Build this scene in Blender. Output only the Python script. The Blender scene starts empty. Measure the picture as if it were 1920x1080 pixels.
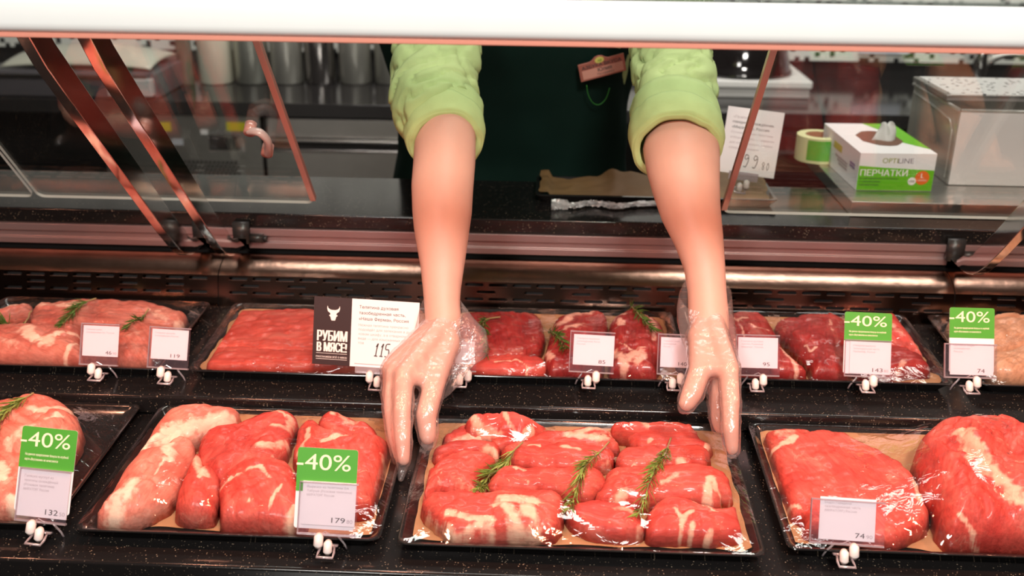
import bpy, bmesh, math, random
import numpy as np
from mathutils import Vector, Matrix, noise as mnoise

SC = bpy.context.scene
COL = SC.collection
R = math.radians
random.seed(7)

# ------------------------------------------------------------------ camera
FPX = 1900.0
CAM = Vector((0.0, 0.0, 1.5))
PITCH, YAW, ROLL = R(22.0), R(2.2), R(0.65)
FW = Vector((-math.sin(YAW) * math.cos(PITCH), math.cos(YAW) * math.cos(PITCH), -math.sin(PITCH)))
RT0 = Vector((math.cos(YAW), math.sin(YAW), 0))
UP0 = RT0.cross(FW)
RT = RT0 * math.cos(ROLL) + UP0 * math.sin(ROLL)
UP = RT.cross(FW)
cam_data = bpy.data.cameras.new('camera')
cam_data.sensor_width = 36.0
cam_data.lens = 36.0 * FPX / 1920.0
cam_data.clip_start = 0.02
cam_data.dof.use_dof = True
cam_data.dof.focus_distance = 1.24
cam_data.dof.aperture_fstop = 4.5
cam = bpy.data.objects.new('camera', cam_data)
COL.objects.link(cam)
m3 = Matrix((RT, UP, -FW)).transposed()
cam.matrix_world = Matrix.Translation(CAM) @ m3.to_4x4()
SC.camera = cam

# ------------------------------------------------------------------ view, world, lights
SC.view_settings.view_transform = 'Standard'
SC.view_settings.look = 'None'
SC.view_settings.gamma = 1.0
SC.view_settings.exposure = 0.0
SC.view_settings.use_curve_mapping = False
world = bpy.data.worlds.new('world')
SC.world = world
world.use_nodes = True
world.node_tree.nodes['Background'].inputs[0].default_value = (0.9, 0.95, 1.0, 1)
world.node_tree.nodes['Background'].inputs[1].default_value = 0.05


def area_light(name, loc, target, sx, sy, power, color, spread=180):
    d = bpy.data.lights.new(name, 'AREA')
    d.shape = 'RECTANGLE'
    d.size, d.size_y = sx, sy
    d.energy, d.color = power, color
    d.spread = R(spread)
    o = bpy.data.objects.new(name, d)
    COL.objects.link(o)
    o.location = loc
    o.rotation_euler = (Vector(target) - Vector(loc)).to_track_quat('-Z', 'Y').to_euler()
    return o


for k_ in range(-4, 5):
    area_light('case_lamp', (0.075 + 0.31 * k_, 0.983, 1.3615), (0.075 + 0.31 * k_, 1.045, 0.85), 0.045, 0.02, 1.12, (1.0, 0.41, 0.245), 164)
area_light('store_light', (0.45, -0.7, 2.9), (0.05, 1.0, 1.2), 0.55, 0.3, 60.0, (1.0, 0.95, 0.88))
area_light('front_fill_light', (-0.7, -1.3, 2.3), (0.0, 1.0, 1.0), 0.45, 0.45, 26.0, (1.0, 0.96, 0.9))  # unseen fill lamp, added to brighten the front cards and rail
area_light('kitchen_light', (0.3, 2.45, 3.05), (0.3, 2.6, 0.9), 2.6, 0.4, 55.0, (1.0, 0.96, 0.9))

# ------------------------------------------------------------------ helpers: tags and meshes


def ray(px, py):
    return FW + RT * ((px - 960.0) / FPX) + UP * ((540.0 - py) / FPX)


def at_y(px, py, Y):
    d = ray(px, py)
    return CAM + d * (Y / d.y)


def at_z(px, py, Z):
    d = ray(px, py)
    return CAM + d * ((Z - CAM.z) / d.z)


SL = 0.028
def front_z(Y):
    return 0.805 + SL * (Y - 0.913)
def back_z(Y):
    return 0.843 + SL * (Y - 1.20)


def at_deck(px, py, zf, lift):
    """the point where the sight line meets the deck lifted by lift"""
    d = ray(px, py)
    z0 = zf(0.0) + lift
    t = (z0 - CAM.z) / (d.z - SL * d.y)
    return CAM + d * t


def T(o, label, cat, group=None):
    o['label'] = label
    o['category'] = cat
    if group:
        o['group'] = group
    return o


def empty(name, loc=(0, 0, 0), rot=(0, 0, 0)):
    o = bpy.data.objects.new(name, None)
    o.empty_display_size = 0.02
    COL.objects.link(o)
    o.location = loc
    o.rotation_euler = rot
    return o


class MB:
    def __init__(s):
        s.v, s.f, s.m = [], [], []

    def add(s, vs, fs, mi=0):
        b = len(s.v)
        s.v += [tuple(v) for v in vs]
        for f in fs:
            s.f.append([b + i for i in f])
            s.m.append(mi)
        return s

    def box(s, x0, x1, y0, y1, z0, z1, mi=0):
        return s.add([(x0, y0, z0), (x1, y0, z0), (x1, y1, z0), (x0, y1, z0), (x0, y0, z1), (x1, y0, z1), (x1, y1, z1), (x0, y1, z1)],
                     [(0, 3, 2, 1), (4, 5, 6, 7), (0, 1, 5, 4), (1, 2, 6, 5), (2, 3, 7, 6), (3, 0, 4, 7)], mi)

    def prism_x(s, prof, x0, x1, mi=0):
        """closed (y,z) outline swept along x"""
        n = len(prof)
        vs = [(x0, y, z) for y, z in prof] + [(x1, y, z) for y, z in prof]
        fs = [(i, (i + 1) % n, n + (i + 1) % n, n + i) for i in range(n)]
        fs += [tuple(range(n - 1, -1, -1)), tuple(range(n, 2 * n))]
        return s.add(vs, fs, mi)

    def prism(s, outline, d, mi=0, o=Vector((0, 0, 0)), ux=Vector((1, 0, 0)), uy=Vector((0, 0, 1)), un=Vector((0, -1, 0))):
        """2-D outline in (ux,uy), from o, thick d along un"""
        n = len(outline)
        a = [o + ux * x + uy * y for x, y in outline]
        b = [p + un * d for p in a]
        fs = [(i, (i + 1) % n, n + (i + 1) % n, n + i) for i in range(n)]
        fs += [tuple(range(n - 1, -1, -1)), tuple(range(n, 2 * n))]
        return s.add(a + b, fs, mi)

    def tube(s, pts, rad, seg=12, mi=0, cap=True, ref=None):
        """round (or (a,b) elliptic) tube along pts"""
        pts = [Vector(p) for p in pts]
        n = len(pts)
        if not isinstance(rad, (list, tuple)) or (isinstance(rad, tuple)):
            rad = [rad] * n
        ref = Vector(ref) if ref is not None else None
        b = len(s.v)
        prev = None
        for i, p in enumerate(pts):
            t = (pts[min(i + 1, n - 1)] - pts[max(i - 1, 0)]).normalized()
            if prev is None:
                r0 = ref if ref is not None else (Vector((1, 0, 0)) if abs(t.x) < 0.8 else Vector((0, 0, 1)))
            else:
                r0 = prev
            u = (r0 - t * r0.dot(t)).normalized()
            w = t.cross(u)
            prev = u
            ra, rb = rad[i] if isinstance(rad[i], (list, tuple)) else (rad[i], rad[i])
            for k in range(seg):
                a = 2 * math.pi * k / seg
                s.v.append(tuple(p + u * (ra * math.cos(a)) + w * (rb * math.sin(a))))
        for i in range(n - 1):
            for k in range(seg):
                k2 = (k + 1) % seg
                s.f.append([b + i * seg + k, b + i * seg + k2, b + (i + 1) * seg + k2, b + (i + 1) * seg + k])
                s.m.append(mi)
        if cap:
            s.f.append([b + k for k in range(seg - 1, -1, -1)]); s.m.append(mi)
            s.f.append([b + (n - 1) * seg + k for k in range(seg)]); s.m.append(mi)
        return s

    def capsule(s, p0, p1, r0, r1, seg=14):
        """tapered tube with round ends"""
        p0, p1 = Vector(p0), Vector(p1)
        t = (p1 - p0).normalized()
        pts, rr = [], []
        for a in (80, 55, 30):
            pts.append(p0 - t * r0 * math.sin(R(a))); rr.append(max(r0 * math.cos(R(a)), 1e-4))
        pts.append(p0); rr.append(r0)
        pts.append(p1); rr.append(r1)
        for a in (30, 55, 80):
            pts.append(p1 + t * r1 * math.sin(R(a))); rr.append(max(r1 * math.cos(R(a)), 1e-4))
        return s.tube(pts, rr, seg)

    def lathe(s, prof, seg=32, mi=0, o=(0, 0, 0)):
        """(r,z) profile round the z axis"""
        b = len(s.v)
        n = len(prof)
        for r, z in prof:
            for k in range(seg):
                a = 2 * math.pi * k / seg
                s.v.append((o[0] + r * math.cos(a), o[1] + r * math.sin(a), o[2] + z))
        for i in range(n - 1):
            for k in range(seg):
                k2 = (k + 1) % seg
                s.f.append([b + i * seg + k, b + i * seg + k2, b + (i + 1) * seg + k2, b + (i + 1) * seg + k]); s.m.append(mi)
        s.f.append([b + k for k in range(seg - 1, -1, -1)]); s.m.append(mi)
        s.f.append([b + (n - 1) * seg + k for k in range(seg)]); s.m.append(mi)
        return s

    def grid(s, rows, mi=0, closed=False):
        b = len(s.v)
        n = len(rows[0])
        for r in rows:
            s.v += [tuple(p) for p in r]
        for i in range(len(rows) - 1):
            for k in range(n if closed else n - 1):
                k2 = (k + 1) % n
                s.f.append([b + i * n + k, b + i * n + k2, b + (i + 1) * n + k2, b + (i + 1) * n + k]); s.m.append(mi)
        return s

    def mesh(s, name):
        me = bpy.data.meshes.new(name)
        me.from_pydata(s.v, [], s.f)
        me.polygons.foreach_set('material_index', s.m)
        return me

    def build(s, name, mats, parent=None, smooth=False, bevel=0, fix=True, solid=0):
        me = s.mesh(name)
        if fix:
            bm = bmesh.new(); bm.from_mesh(me)
            bmesh.ops.recalc_face_normals(bm, faces=bm.faces)
            bm.to_mesh(me); bm.free()
        return link(name, me, mats, parent, smooth, bevel, solid)


def link(name, me, mats, parent=None, smooth=False, bevel=0, solid=0):
    for m in (mats if isinstance(mats, (list, tuple)) else [mats]):
        me.materials.append(m)
    if smooth:
        me.polygons.foreach_set('use_smooth', [True] * len(me.polygons))
    o = bpy.data.objects.new(name, me)
    COL.objects.link(o)
    if solid:
        md = o.modifiers.new('thick', 'SOLIDIFY'); md.thickness = solid; md.offset = -1
    if bevel:
        md = o.modifiers.new('bevel', 'BEVEL'); md.width = bevel; md.segments = 3; md.limit_method = 'ANGLE'; md.angle_limit = R(40)
        me.polygons.foreach_set('use_smooth', [True] * len(me.polygons))
        md2 = o.modifiers.new('normals', 'WEIGHTED_NORMAL'); md2.keep_sharp = False
    if parent is not None:
        o.parent = parent
    return o


def rrect(w, h, r, n=6, cx=0, cy=0):
    out = []
    for (sx, sy, a0) in ((1, 1, 0), (-1, 1, 90), (-1, -1, 180), (1, -1, 270)):
        for k in range(n + 1):
            a = R(a0 + 90 * k / n)
            out.append((cx + sx * (w / 2 - r) + r * math.cos(a), cy + sy * (h / 2 - r) + r * math.sin(a)))
    return out


def catmull(pts, per=8, closed=True):
    pts = [Vector(p) for p in pts]
    n = len(pts)
    out = []
    for i in range(n if closed else n - 1):
        if closed:
            p0, p1, p2, p3 = pts[(i - 1) % n], pts[i], pts[(i + 1) % n], pts[(i + 2) % n]
        else:
            p0, p1, p2, p3 = pts[max(i - 1, 0)], pts[i], pts[i + 1], pts[min(i + 2, n - 1)]
        for k in range(per):
            t = k / per
            out.append(0.5 * ((2 * p1) + (p2 - p0) * t + (2 * p0 - 5 * p1 + 4 * p2 - p3) * t * t + (3 * p1 - p0 - 3 * p2 + p3) * t ** 3))
    if not closed:
        out.append(pts[-1])
    return out


def remesh(mb, voxel, smooth_n=6, name='m'):
    me = mb.mesh('tmp')
    o = bpy.data.objects.new('tmp', me)
    COL.objects.link(o)
    md = o.modifiers.new('r', 'REMESH'); md.mode = 'VOXEL'; md.voxel_size = voxel
    if smooth_n:
        ms = o.modifiers.new('s', 'SMOOTH'); ms.factor = 0.5; ms.iterations = smooth_n
    dg = bpy.context.evaluated_depsgraph_get()
    out = bpy.data.meshes.new_from_object(o.evaluated_get(dg))
    out.name = name
    bpy.data.objects.remove(o)
    bpy.data.meshes.remove(me)
    return out


# ------------------------------------------------------------------ materials
def nt(name):
    m = bpy.data.materials.new(name)
    m.use_nodes = True
    return m, m.node_tree, m.node_tree.nodes['Principled BSDF']


def bump(t, p, scale, strength, dist=0.002, detail=4, coord='Object'):
    tc = t.nodes.new('ShaderNodeTexCoord')
    n = t.nodes.new('ShaderNodeTexNoise'); n.inputs['Scale'].default_value = scale; n.inputs['Detail'].default_value = detail
    b = t.nodes.new('ShaderNodeBump'); b.inputs['Strength'].default_value = strength; b.inputs['Distance'].default_value = dist
    t.links.new(tc.outputs[coord], n.inputs['Vector'])
    t.links.new(n.outputs['Fac'], b.inputs['Height'])
    t.links.new(b.outputs['Normal'], p.inputs['Normal'])
    return n, b


def mat(name, col, rough=0.5, metal=0.0, coat=0.0, var=0.0, vscale=20, bmp=0.0, bscale=60, spec=0.5, sss=0.0):
    m, t, p = nt(name)
    p.inputs['Base Color'].default_value = (*col, 1)
    p.inputs['Roughness'].default_value = rough
    p.inputs['Metallic'].default_value = metal
    p.inputs['Coat Weight'].default_value = coat
    p.inputs['Coat Roughness'].default_value = 0.08
    p.inputs['Specular IOR Level'].default_value = spec
    if sss:
        p.inputs['Subsurface Weight'].default_value = sss
        p.inputs['Subsurface Radius'].default_value = (0.012, 0.004, 0.002)
        p.inputs['Subsurface Scale'].default_value = 0.6
    tc = t.nodes.new('ShaderNodeTexCoord')
    n = t.nodes.new('ShaderNodeTexNoise'); n.inputs['Scale'].default_value = vscale; n.inputs['Detail'].default_value = 4
    t.links.new(tc.outputs['Object'], n.inputs['Vector'])
    mx = t.nodes.new('ShaderNodeMix'); mx.data_type = 'RGBA'
    v = max(var, 0.03)
    mx.inputs[6].default_value = (*[c * (1 - v) for c in col], 1)
    mx.inputs[7].default_value = (*[min(1, c * (1 + v)) for c in col], 1)
    t.links.new(n.outputs['Fac'], mx.inputs[0])
    t.links.new(mx.outputs[2], p.inputs['Base Color'])
    if bmp:
        bump(t, p, bscale, bmp)
    return m


def clear(name, tint=(1, 1, 1), base=0.06, fres=1.35, rough=0.03, wrinkle=0.0, wscale=40, body=(1, 1, 1), bodyfac=0.0, gloss=(1, 1, 1)):
    """thin clear plastic or glass: see-through with a mirror film on top"""
    m, t, p = nt(name)
    t.nodes.remove(p)
    out = t.nodes['Material Output']
    tr = t.nodes.new('ShaderNodeBsdfTransparent'); tr.inputs[0].default_value = (*tint, 1)
    gl = t.nodes.new('ShaderNodeBsdfGlossy'); gl.inputs['Roughness'].default_value = rough; gl.inputs['Color'].default_value = (*gloss, 1)
    geo = t.nodes.new('ShaderNodeNewGeometry')
    fr = t.nodes.new('ShaderNodeVectorMath'); fr.operation = 'DOT_PRODUCT'
    t.links.new(geo.outputs['Incoming'], fr.inputs[0]); t.links.new(geo.outputs['Normal'], fr.inputs[1])
    ab = t.nodes.new('ShaderNodeMath'); ab.operation = 'ABSOLUTE'; t.links.new(fr.outputs['Value'], ab.inputs[0])
    om = t.nodes.new('ShaderNodeMath'); om.operation = 'SUBTRACT'; om.inputs[0].default_value = 1.0; om.use_clamp = True; t.links.new(ab.outputs[0], om.inputs[1])
    pw = t.nodes.new('ShaderNodeMath'); pw.operation = 'POWER'; pw.inputs[1].default_value = 4.0; t.links.new(om.outputs[0], pw.inputs[0])
    f0 = ((fres - 1) / (fres + 1)) ** 2
    ad = t.nodes.new('ShaderNodeMath'); ad.operation = 'MULTIPLY_ADD'; ad.inputs[1].default_value = 1 - f0 - base; ad.inputs[2].default_value = f0 + base; ad.use_clamp = True
    mx = t.nodes.new('ShaderNodeMixShader')
    t.links.new(pw.outputs[0], ad.inputs[0])
    t.links.new(ad.outputs[0], mx.inputs[0])
    t.links.new(gl.outputs[0], mx.inputs[2])
    if bodyfac:
        df = t.nodes.new('ShaderNodeBsdfDiffuse'); df.inputs[0].default_value = (*body, 1)
        tl = t.nodes.new('ShaderNodeBsdfTranslucent'); tl.inputs[0].default_value = (*body, 1)
        m0 = t.nodes.new('ShaderNodeMixShader'); m0.inputs[0].default_value = 0.4
        t.links.new(df.outputs[0], m0.inputs[1]); t.links.new(tl.outputs[0], m0.inputs[2])
        m1 = t.nodes.new('ShaderNodeMixShader'); m1.inputs[0].default_value = bodyfac
        t.links.new(tr.outputs[0], m1.inputs[1]); t.links.new(m0.outputs[0], m1.inputs[2])
        t.links.new(m1.outputs[0], mx.inputs[1])
    else:
        t.links.new(tr.outputs[0], mx.inputs[1])
    if wrinkle:
        tc = t.nodes.new('ShaderNodeTexCoord')
        n = t.nodes.new('ShaderNodeTexNoise'); n.inputs['Scale'].default_value = wscale; n.inputs['Detail'].default_value = 3; n.inputs['Distortion'].default_value = 0.6
        b = t.nodes.new('ShaderNodeBump'); b.inputs['Strength'].default_value = wrinkle; b.inputs['Distance'].default_value = 0.004
        t.links.new(tc.outputs['Object'], n.inputs['Vector'])
        t.links.new(n.outputs['Fac'], b.inputs['Height'])
        t.links.new(b.outputs[0], gl.inputs['Normal'])
        t.links.new(b.outputs[0], fr.inputs[1])
    t.links.new(mx.outputs[0], out.inputs['Surface'])
    return m


def granite(name):
    m, t, p = nt(name)
    tc = t.nodes.new('ShaderNodeTexCoord')
    v = t.nodes.new('ShaderNodeTexVoronoi'); v.inputs['Scale'].default_value = 290
    cr = t.nodes.new('ShaderNodeValToRGB')
    cr.color_ramp.elements[0].position = 0.0; cr.color_ramp.elements[0].color = (1, 1, 1, 1)
    cr.color_ramp.elements[1].position = 0.26; cr.color_ramp.elements[1].color = (0, 0, 0, 1)
    n = t.nodes.new('ShaderNodeTexNoise'); n.inputs['Scale'].default_value = 130; n.inputs['Detail'].default_value = 2
    cr2 = t.nodes.new('ShaderNodeValToRGB')
    cr2.color_ramp.elements[0].position = 0.47; cr2.color_ramp.elements[1].position = 0.66
    mul = t.nodes.new('ShaderNodeMath'); mul.operation = 'MULTIPLY'
    mx = t.nodes.new('ShaderNodeMix'); mx.data_type = 'RGBA'
    mx.inputs[6].default_value = (0.010, 0.009, 0.009, 1)
    mx.inputs[7].default_value = (0.55, 0.42, 0.30, 1)
    t.links.new(tc.outputs['Object'], v.inputs['Vector']); t.links.new(tc.outputs['Object'], n.inputs['Vector'])
    t.links.new(v.outputs['Distance'], cr.inputs[0]); t.links.new(n.outputs['Fac'], cr2.inputs[0])
    t.links.new(cr.outputs[0], mul.inputs[0]); t.links.new(cr2.outputs[0], mul.inputs[1])
    t.links.new(mul.outputs[0], mx.inputs[0]); t.links.new(mx.outputs[2], p.inputs['Base Color'])
    p.inputs['Roughness'].default_value = 0.16
    return m


def meat_mat(name, c0, c1, fatc, marble=0.35, rough=0.5, coat=0.14, fib=1.0):
    """lean meat with fat where the mesh says so, fine fibre and marbling"""
    m, t, p = nt(name)
    N, L = t.nodes.new, t.links.new
    tc = N('ShaderNodeTexCoord')
    big = N('ShaderNodeTexNoise'); big.inputs['Scale'].default_value = 16; big.inputs['Detail'].default_value = 5; big.inputs['Distortion'].default_value = 0.8
    L(tc.outputs['Object'], big.inputs['Vector'])
    mp = N('ShaderNodeMapping'); mp.inputs['Scale'].default_value = (22 * fib, 330 * fib, 200 * fib)
    gr = N('ShaderNodeAttribute'); gr.attribute_name = 'grain'
    L(gr.outputs['Vector'], mp.inputs['Vector'])
    wv = N('ShaderNodeTexNoise'); wv.inputs['Scale'].default_value = 1.0; wv.inputs['Detail'].default_value = 4; wv.inputs['Distortion'].default_value = 0.5
    L(mp.outputs[0], wv.inputs['Vector'])
    r1 = N('ShaderNodeValToRGB'); r1.color_ramp.elements[0].position = 0.33; r1.color_ramp.elements[1].position = 0.68
    r1.color_ramp.elements[0].color = (*c0, 1); r1.color_ramp.elements[1].color = (*c1, 1)
    L(big.outputs['Fac'], r1.inputs[0])
    mf = N('ShaderNodeMix'); mf.data_type = 'RGBA'; mf.blend_type = 'MULTIPLY'; mf.inputs[0].default_value = 0.5
    rf = N('ShaderNodeValToRGB'); rf.color_ramp.elements[0].position = 0.3; rf.color_ramp.elements[1].position = 0.62
    rf.color_ramp.elements[0].color = (0.45, 0.4, 0.4, 1)
    L(wv.outputs['Fac'], rf.inputs[0]); L(r1.outputs[0], mf.inputs[6]); L(rf.outputs[0], mf.inputs[7])
    # marbling: thin ridges of a distorted noise
    mb = N('ShaderNodeTexNoise'); mb.inputs['Scale'].default_value = 22; mb.inputs['Detail'].default_value = 6; mb.inputs['Distortion'].default_value = 1.6
    L(tc.outputs['Object'], mb.inputs['Vector'])
    s1 = N('ShaderNodeMath'); s1.operation = 'SUBTRACT'; s1.inputs[1].default_value = 0.5; L(mb.outputs['Fac'], s1.inputs[0])
    ab = N('ShaderNodeMath'); ab.operation = 'ABSOLUTE'; L(s1.outputs[0], ab.inputs[0])
    rm = N('ShaderNodeMapRange'); rm.inputs[1].default_value = 0.0; rm.inputs[2].default_value = 0.022; rm.inputs[3].default_value = marble; rm.inputs[4].default_value = 0.0
    L(ab.outputs[0], rm.inputs[0])
    gate = N('ShaderNodeMapRange'); gate.inputs[1].default_value = 0.5; gate.inputs[2].default_value = 0.62
    L(big.outputs['Fac'], gate.inputs[0])
    mg = N('ShaderNodeMath'); mg.operation = 'MULTIPLY'; L(rm.outputs[0], mg.inputs[0]); L(gate.outputs[0], mg.inputs[1])
    # fat patches from the mesh, edges broken by noise
    at = N('ShaderNodeAttribute'); at.attribute_name = 'fat'
    en = N('ShaderNodeTexNoise'); en.inputs['Scale'].default_value = 130; en.inputs['Detail'].default_value = 5
    L(tc.outputs['Object'], en.inputs['Vector'])
    ea = N('ShaderNodeMath'); ea.operation = 'MULTIPLY_ADD'; ea.inputs[1].default_value = 0.9; ea.inputs[2].default_value = -0.45
    L(en.outputs['Fac'], ea.inputs[0])
    ad = N('ShaderNodeMath'); ad.operation = 'ADD'; L(at.outputs['Fac'], ad.inputs[0]); L(ea.outputs[0], ad.inputs[1])
    fr = N('ShaderNodeMapRange'); fr.inputs[1].default_value = 0.42; fr.inputs[2].default_value = 1.05; fr.interpolation_type = 'SMOOTHSTEP'
    L(ad.outputs[0], fr.inputs[0])
    fx = N('ShaderNodeMath'); fx.operation = 'MAXIMUM'; L(fr.outputs[0], fx.inputs[0]); L(mg.outputs[0], fx.inputs[1])
    # pale membrane: soft broad patches along the grain
    mp2 = N('ShaderNodeMapping'); mp2.inputs['Scale'].default_value = (9, 34, 20); L(gr.outputs['Vector'], mp2.inputs['Vector'])
    me_ = N('ShaderNodeTexNoise'); me_.inputs['Scale'].default_value = 1.0; me_.inputs['Detail'].default_value = 5; me_.inputs['Distortion'].default_value = 1.0
    L(mp2.outputs[0], me_.inputs['Vector'])
    mr = N('ShaderNodeMapRange'); mr.inputs[1].default_value = 0.54; mr.inputs[2].default_value = 0.72; mr.inputs[4].default_value = 0.42; L(me_.outputs['Fac'], mr.inputs[0])
    mm = N('ShaderNodeMix'); mm.data_type = 'RGBA'; L(mr.outputs[0], mm.inputs[0]); L(mf.outputs[2], mm.inputs[6])
    mm.inputs[7].default_value = (min(1, c1[0] * 1.02), c1[1] * .5 + fatc[1] * .42, c1[2] * .5 + fatc[2] * .45, 1)
    mx = N('ShaderNodeMix'); mx.data_type = 'RGBA'; L(fx.outputs[0], mx.inputs[0]); L(mm.outputs[2], mx.inputs[6]); mx.inputs[7].default_value = (*fatc, 1)
    L(mx.outputs[2], p.inputs['Base Color'])
    p.inputs['Roughness'].default_value = rough
    p.inputs['Specular IOR Level'].default_value = 0.28
    p.inputs['Coat Weight'].default_value = coat
    p.inputs['Coat Roughness'].default_value = 0.12
    bn = N('ShaderNodeBump'); bn.inputs['Strength'].default_value = 0.5; bn.inputs['Distance'].default_value = 0.0015
    bs = N('ShaderNodeMath'); bs.operation = 'MULTIPLY_ADD'; bs.inputs[1].default_value = 0.5
    L(wv.outputs['Fac'], bs.inputs[0]); L(en.outputs['Fac'], bs.inputs[2])
    L(bs.outputs[0], bn.inputs['Height']); L(bn.outputs[0], p.inputs['Normal'])
    return m


M = {}
M['granite'] = granite('black_granite')
M['steel'] = mat('stainless_steel', (0.60, 0.57, 0.55), 0.22, 1.0, var=0.08, vscale=8, bmp=0.06, bscale=25)
M['brushed'] = mat('brushed_steel', (0.55, 0.53, 0.50), 0.35, 1.0, var=0.1)
M['chrome'] = mat('chrome', (0.78, 0.75, 0.73), 0.09, 1.0)
M['grille'] = mat('grille_reflection_steel', (0.33, 0.20, 0.15), 0.26, 1.0, var=0.4, vscale=14, bmp=0.35, bscale=40)  # stainless steel; the pink meat reflections are put into its colour
M['dark_reflection_plate'] = mat('dark_reflection_plate', (0.22, 0.14, 0.11), 0.16, 1.0, var=0.1)  # same steel, colour darkened for the dark reflection in the slot zone
M['lit_slot_lip'] = mat('lit_slot_lip', (0.62, 0.36, 0.28), 0.35, 0.2)  # lighter colour paints the lamp highlight along the lips
M['rail'] = mat('rail_aluminium', (0.42, 0.28, 0.28), 0.38, 0.7, var=0.06)
M['rail_dark'] = mat('rail_shadow_gap', (0.02, 0.015, 0.015), 0.6)
M['white_rail'] = mat('white_enamel', (0.93, 0.94, 0.93), 0.3, coat=0.3)
M['pink_lip'] = mat('salmon_plastic', (0.78, 0.30, 0.22), 0.4)
M['teal'] = mat('dark_teal_panel', (0.0, 0.07, 0.06), 0.3)
M['case_white'] = mat('case_white', (0.75, 0.72, 0.70), 0.5)
M['black'] = mat('black_plastic', (0.012, 0.011, 0.011), 0.18, coat=0.5)
M['dark'] = mat('dark_panel', (0.025, 0.023, 0.023), 0.35)
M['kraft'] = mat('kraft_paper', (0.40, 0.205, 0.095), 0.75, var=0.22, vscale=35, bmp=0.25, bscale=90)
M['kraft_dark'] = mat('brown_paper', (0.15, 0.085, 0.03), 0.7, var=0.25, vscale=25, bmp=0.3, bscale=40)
M['film'] = clear('cling_film', base=0.045, fres=1.22, rough=0.04, wrinkle=0.55, wscale=55)
M['film_taut'] = clear('taut_cling_film', base=0.045, fres=1.22, rough=0.06, wrinkle=0.35, wscale=40)
M['glass'] = clear('door_glass', tint=(0.93, 0.95, 0.94), base=0.025, fres=1.4, rough=0.01)
M['canopy_glass'] = clear('canopy_glass', tint=(0.86, 0.95, 0.92), base=0.02, fres=1.4, rough=0.02)
M['glass_rim'] = mat('pale_glass_rim', (0.50, 0.50, 0.46), 0.2, coat=0.5)
M['glass_edge'] = mat('glass_edge', (0.55, 0.26, 0.22), 0.25, coat=0.5)  # pink reflection along the door edge is put into the colour
M['acrylic'] = clear('clear_acrylic', tint=(0.98, 0.96, 0.98), base=0.015, fres=1.4, rough=0.05, bodyfac=0.04, body=(0.85, 0.72, 0.85))
M['acrylic_edge'] = clear('acrylic_edge', tint=(0.9, 0.86, 0.9), base=0.2, fres=1.4, rough=0.1, bodyfac=0.45, body=(0.9, 0.78, 0.8))
M['card'] = mat('white_card', (0.88, 0.84, 0.84), 0.6)
M['green_card'] = mat('green_card', (0.07, 0.36, 0.025), 0.5)
M['cream_ink'] = mat('pale_print', (0.92, 0.90, 0.62), 0.5)
M['black_card'] = mat('dark_brown_card', (0.035, 0.014, 0.013), 0.45)
M['white_ink'] = mat('white_print', (0.93, 0.86, 0.80), 0.5)
M['ink'] = mat('dark_print', (0.06, 0.045, 0.045), 0.6)
M['grey_ink'] = mat('faint_grey_print', (0.50, 0.43, 0.44), 0.6)
M['knob'] = mat('white_nylon', (0.90, 0.80, 0.76), 0.4, sss=0.15)
M['red_meat'] = meat_mat('red_meat', (0.50, 0.045, 0.035), (0.64, 0.095, 0.07), (0.76, 0.40, 0.28), 0.30)
M['veal'] = meat_mat('rosy_meat', (0.54, 0.052, 0.038), (0.66, 0.112, 0.08), (0.78, 0.44, 0.31), 0.26)
M['pork'] = meat_mat('pale_pork', (0.62, 0.13, 0.09), (0.76, 0.27, 0.19), (0.86, 0.56, 0.42), 0.25)
M['dark_beef'] = meat_mat('dark_beef', (0.24, 0.014, 0.014), (0.40, 0.038, 0.032), (0.70, 0.36, 0.27), 0.35, 0.42, 0.25)
M['slab'] = meat_mat('dimmed_red_slab', (0.44, 0.050, 0.034), (0.54, 0.085, 0.06), (0.70, 0.38, 0.27), 0.12)  # red darkened to stand in for weaker light on the back row
M['rear_pork'] = meat_mat('dimmed_pork', (0.46, 0.10, 0.07), (0.58, 0.19, 0.135), (0.78, 0.46, 0.34), 0.25)  # darker copy of the pork; dim rear light is put into its colour
M['poultry'] = meat_mat('poultry', (0.50, 0.24, 0.13), (0.62, 0.34, 0.21), (0.74, 0.50, 0.36), 0.15)
M['rosemary'] = mat('rosemary_green', (0.27, 0.37, 0.075), 0.5, var=0.5, vscale=120)
M['rosemary_dark'] = mat('rosemary_dark_green', (0.10, 0.19, 0.035), 0.5, var=0.5, vscale=120)
M['twig'] = mat('rosemary_twig', (0.30, 0.22, 0.09), 0.7)
M['skin'] = mat('skin', (0.63, 0.36, 0.28), 0.5, var=0.08, vscale=30, bmp=0.06, bscale=160, sss=0.12)
M['glove'] = clear('thin_plastic_glove', tint=(0.98, 0.96, 0.96), base=0.04, fres=1.25, rough=0.24, wrinkle=0.8, wscale=60, bodyfac=0.11, body=(0.92, 0.80, 0.78))
M['shirt'] = mat('pale_green_cotton', (0.46, 0.58, 0.25), 0.8, var=0.06, vscale=60, bmp=0.5, bscale=42, spec=0.2)
M['apron'] = mat('dark_green_apron', (0.003, 0.017, 0.012), 0.8, var=0.2, vscale=8, spec=0.15)
M['hair'] = mat('brown_hair', (0.05, 0.025, 0.012), 0.5)

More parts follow.
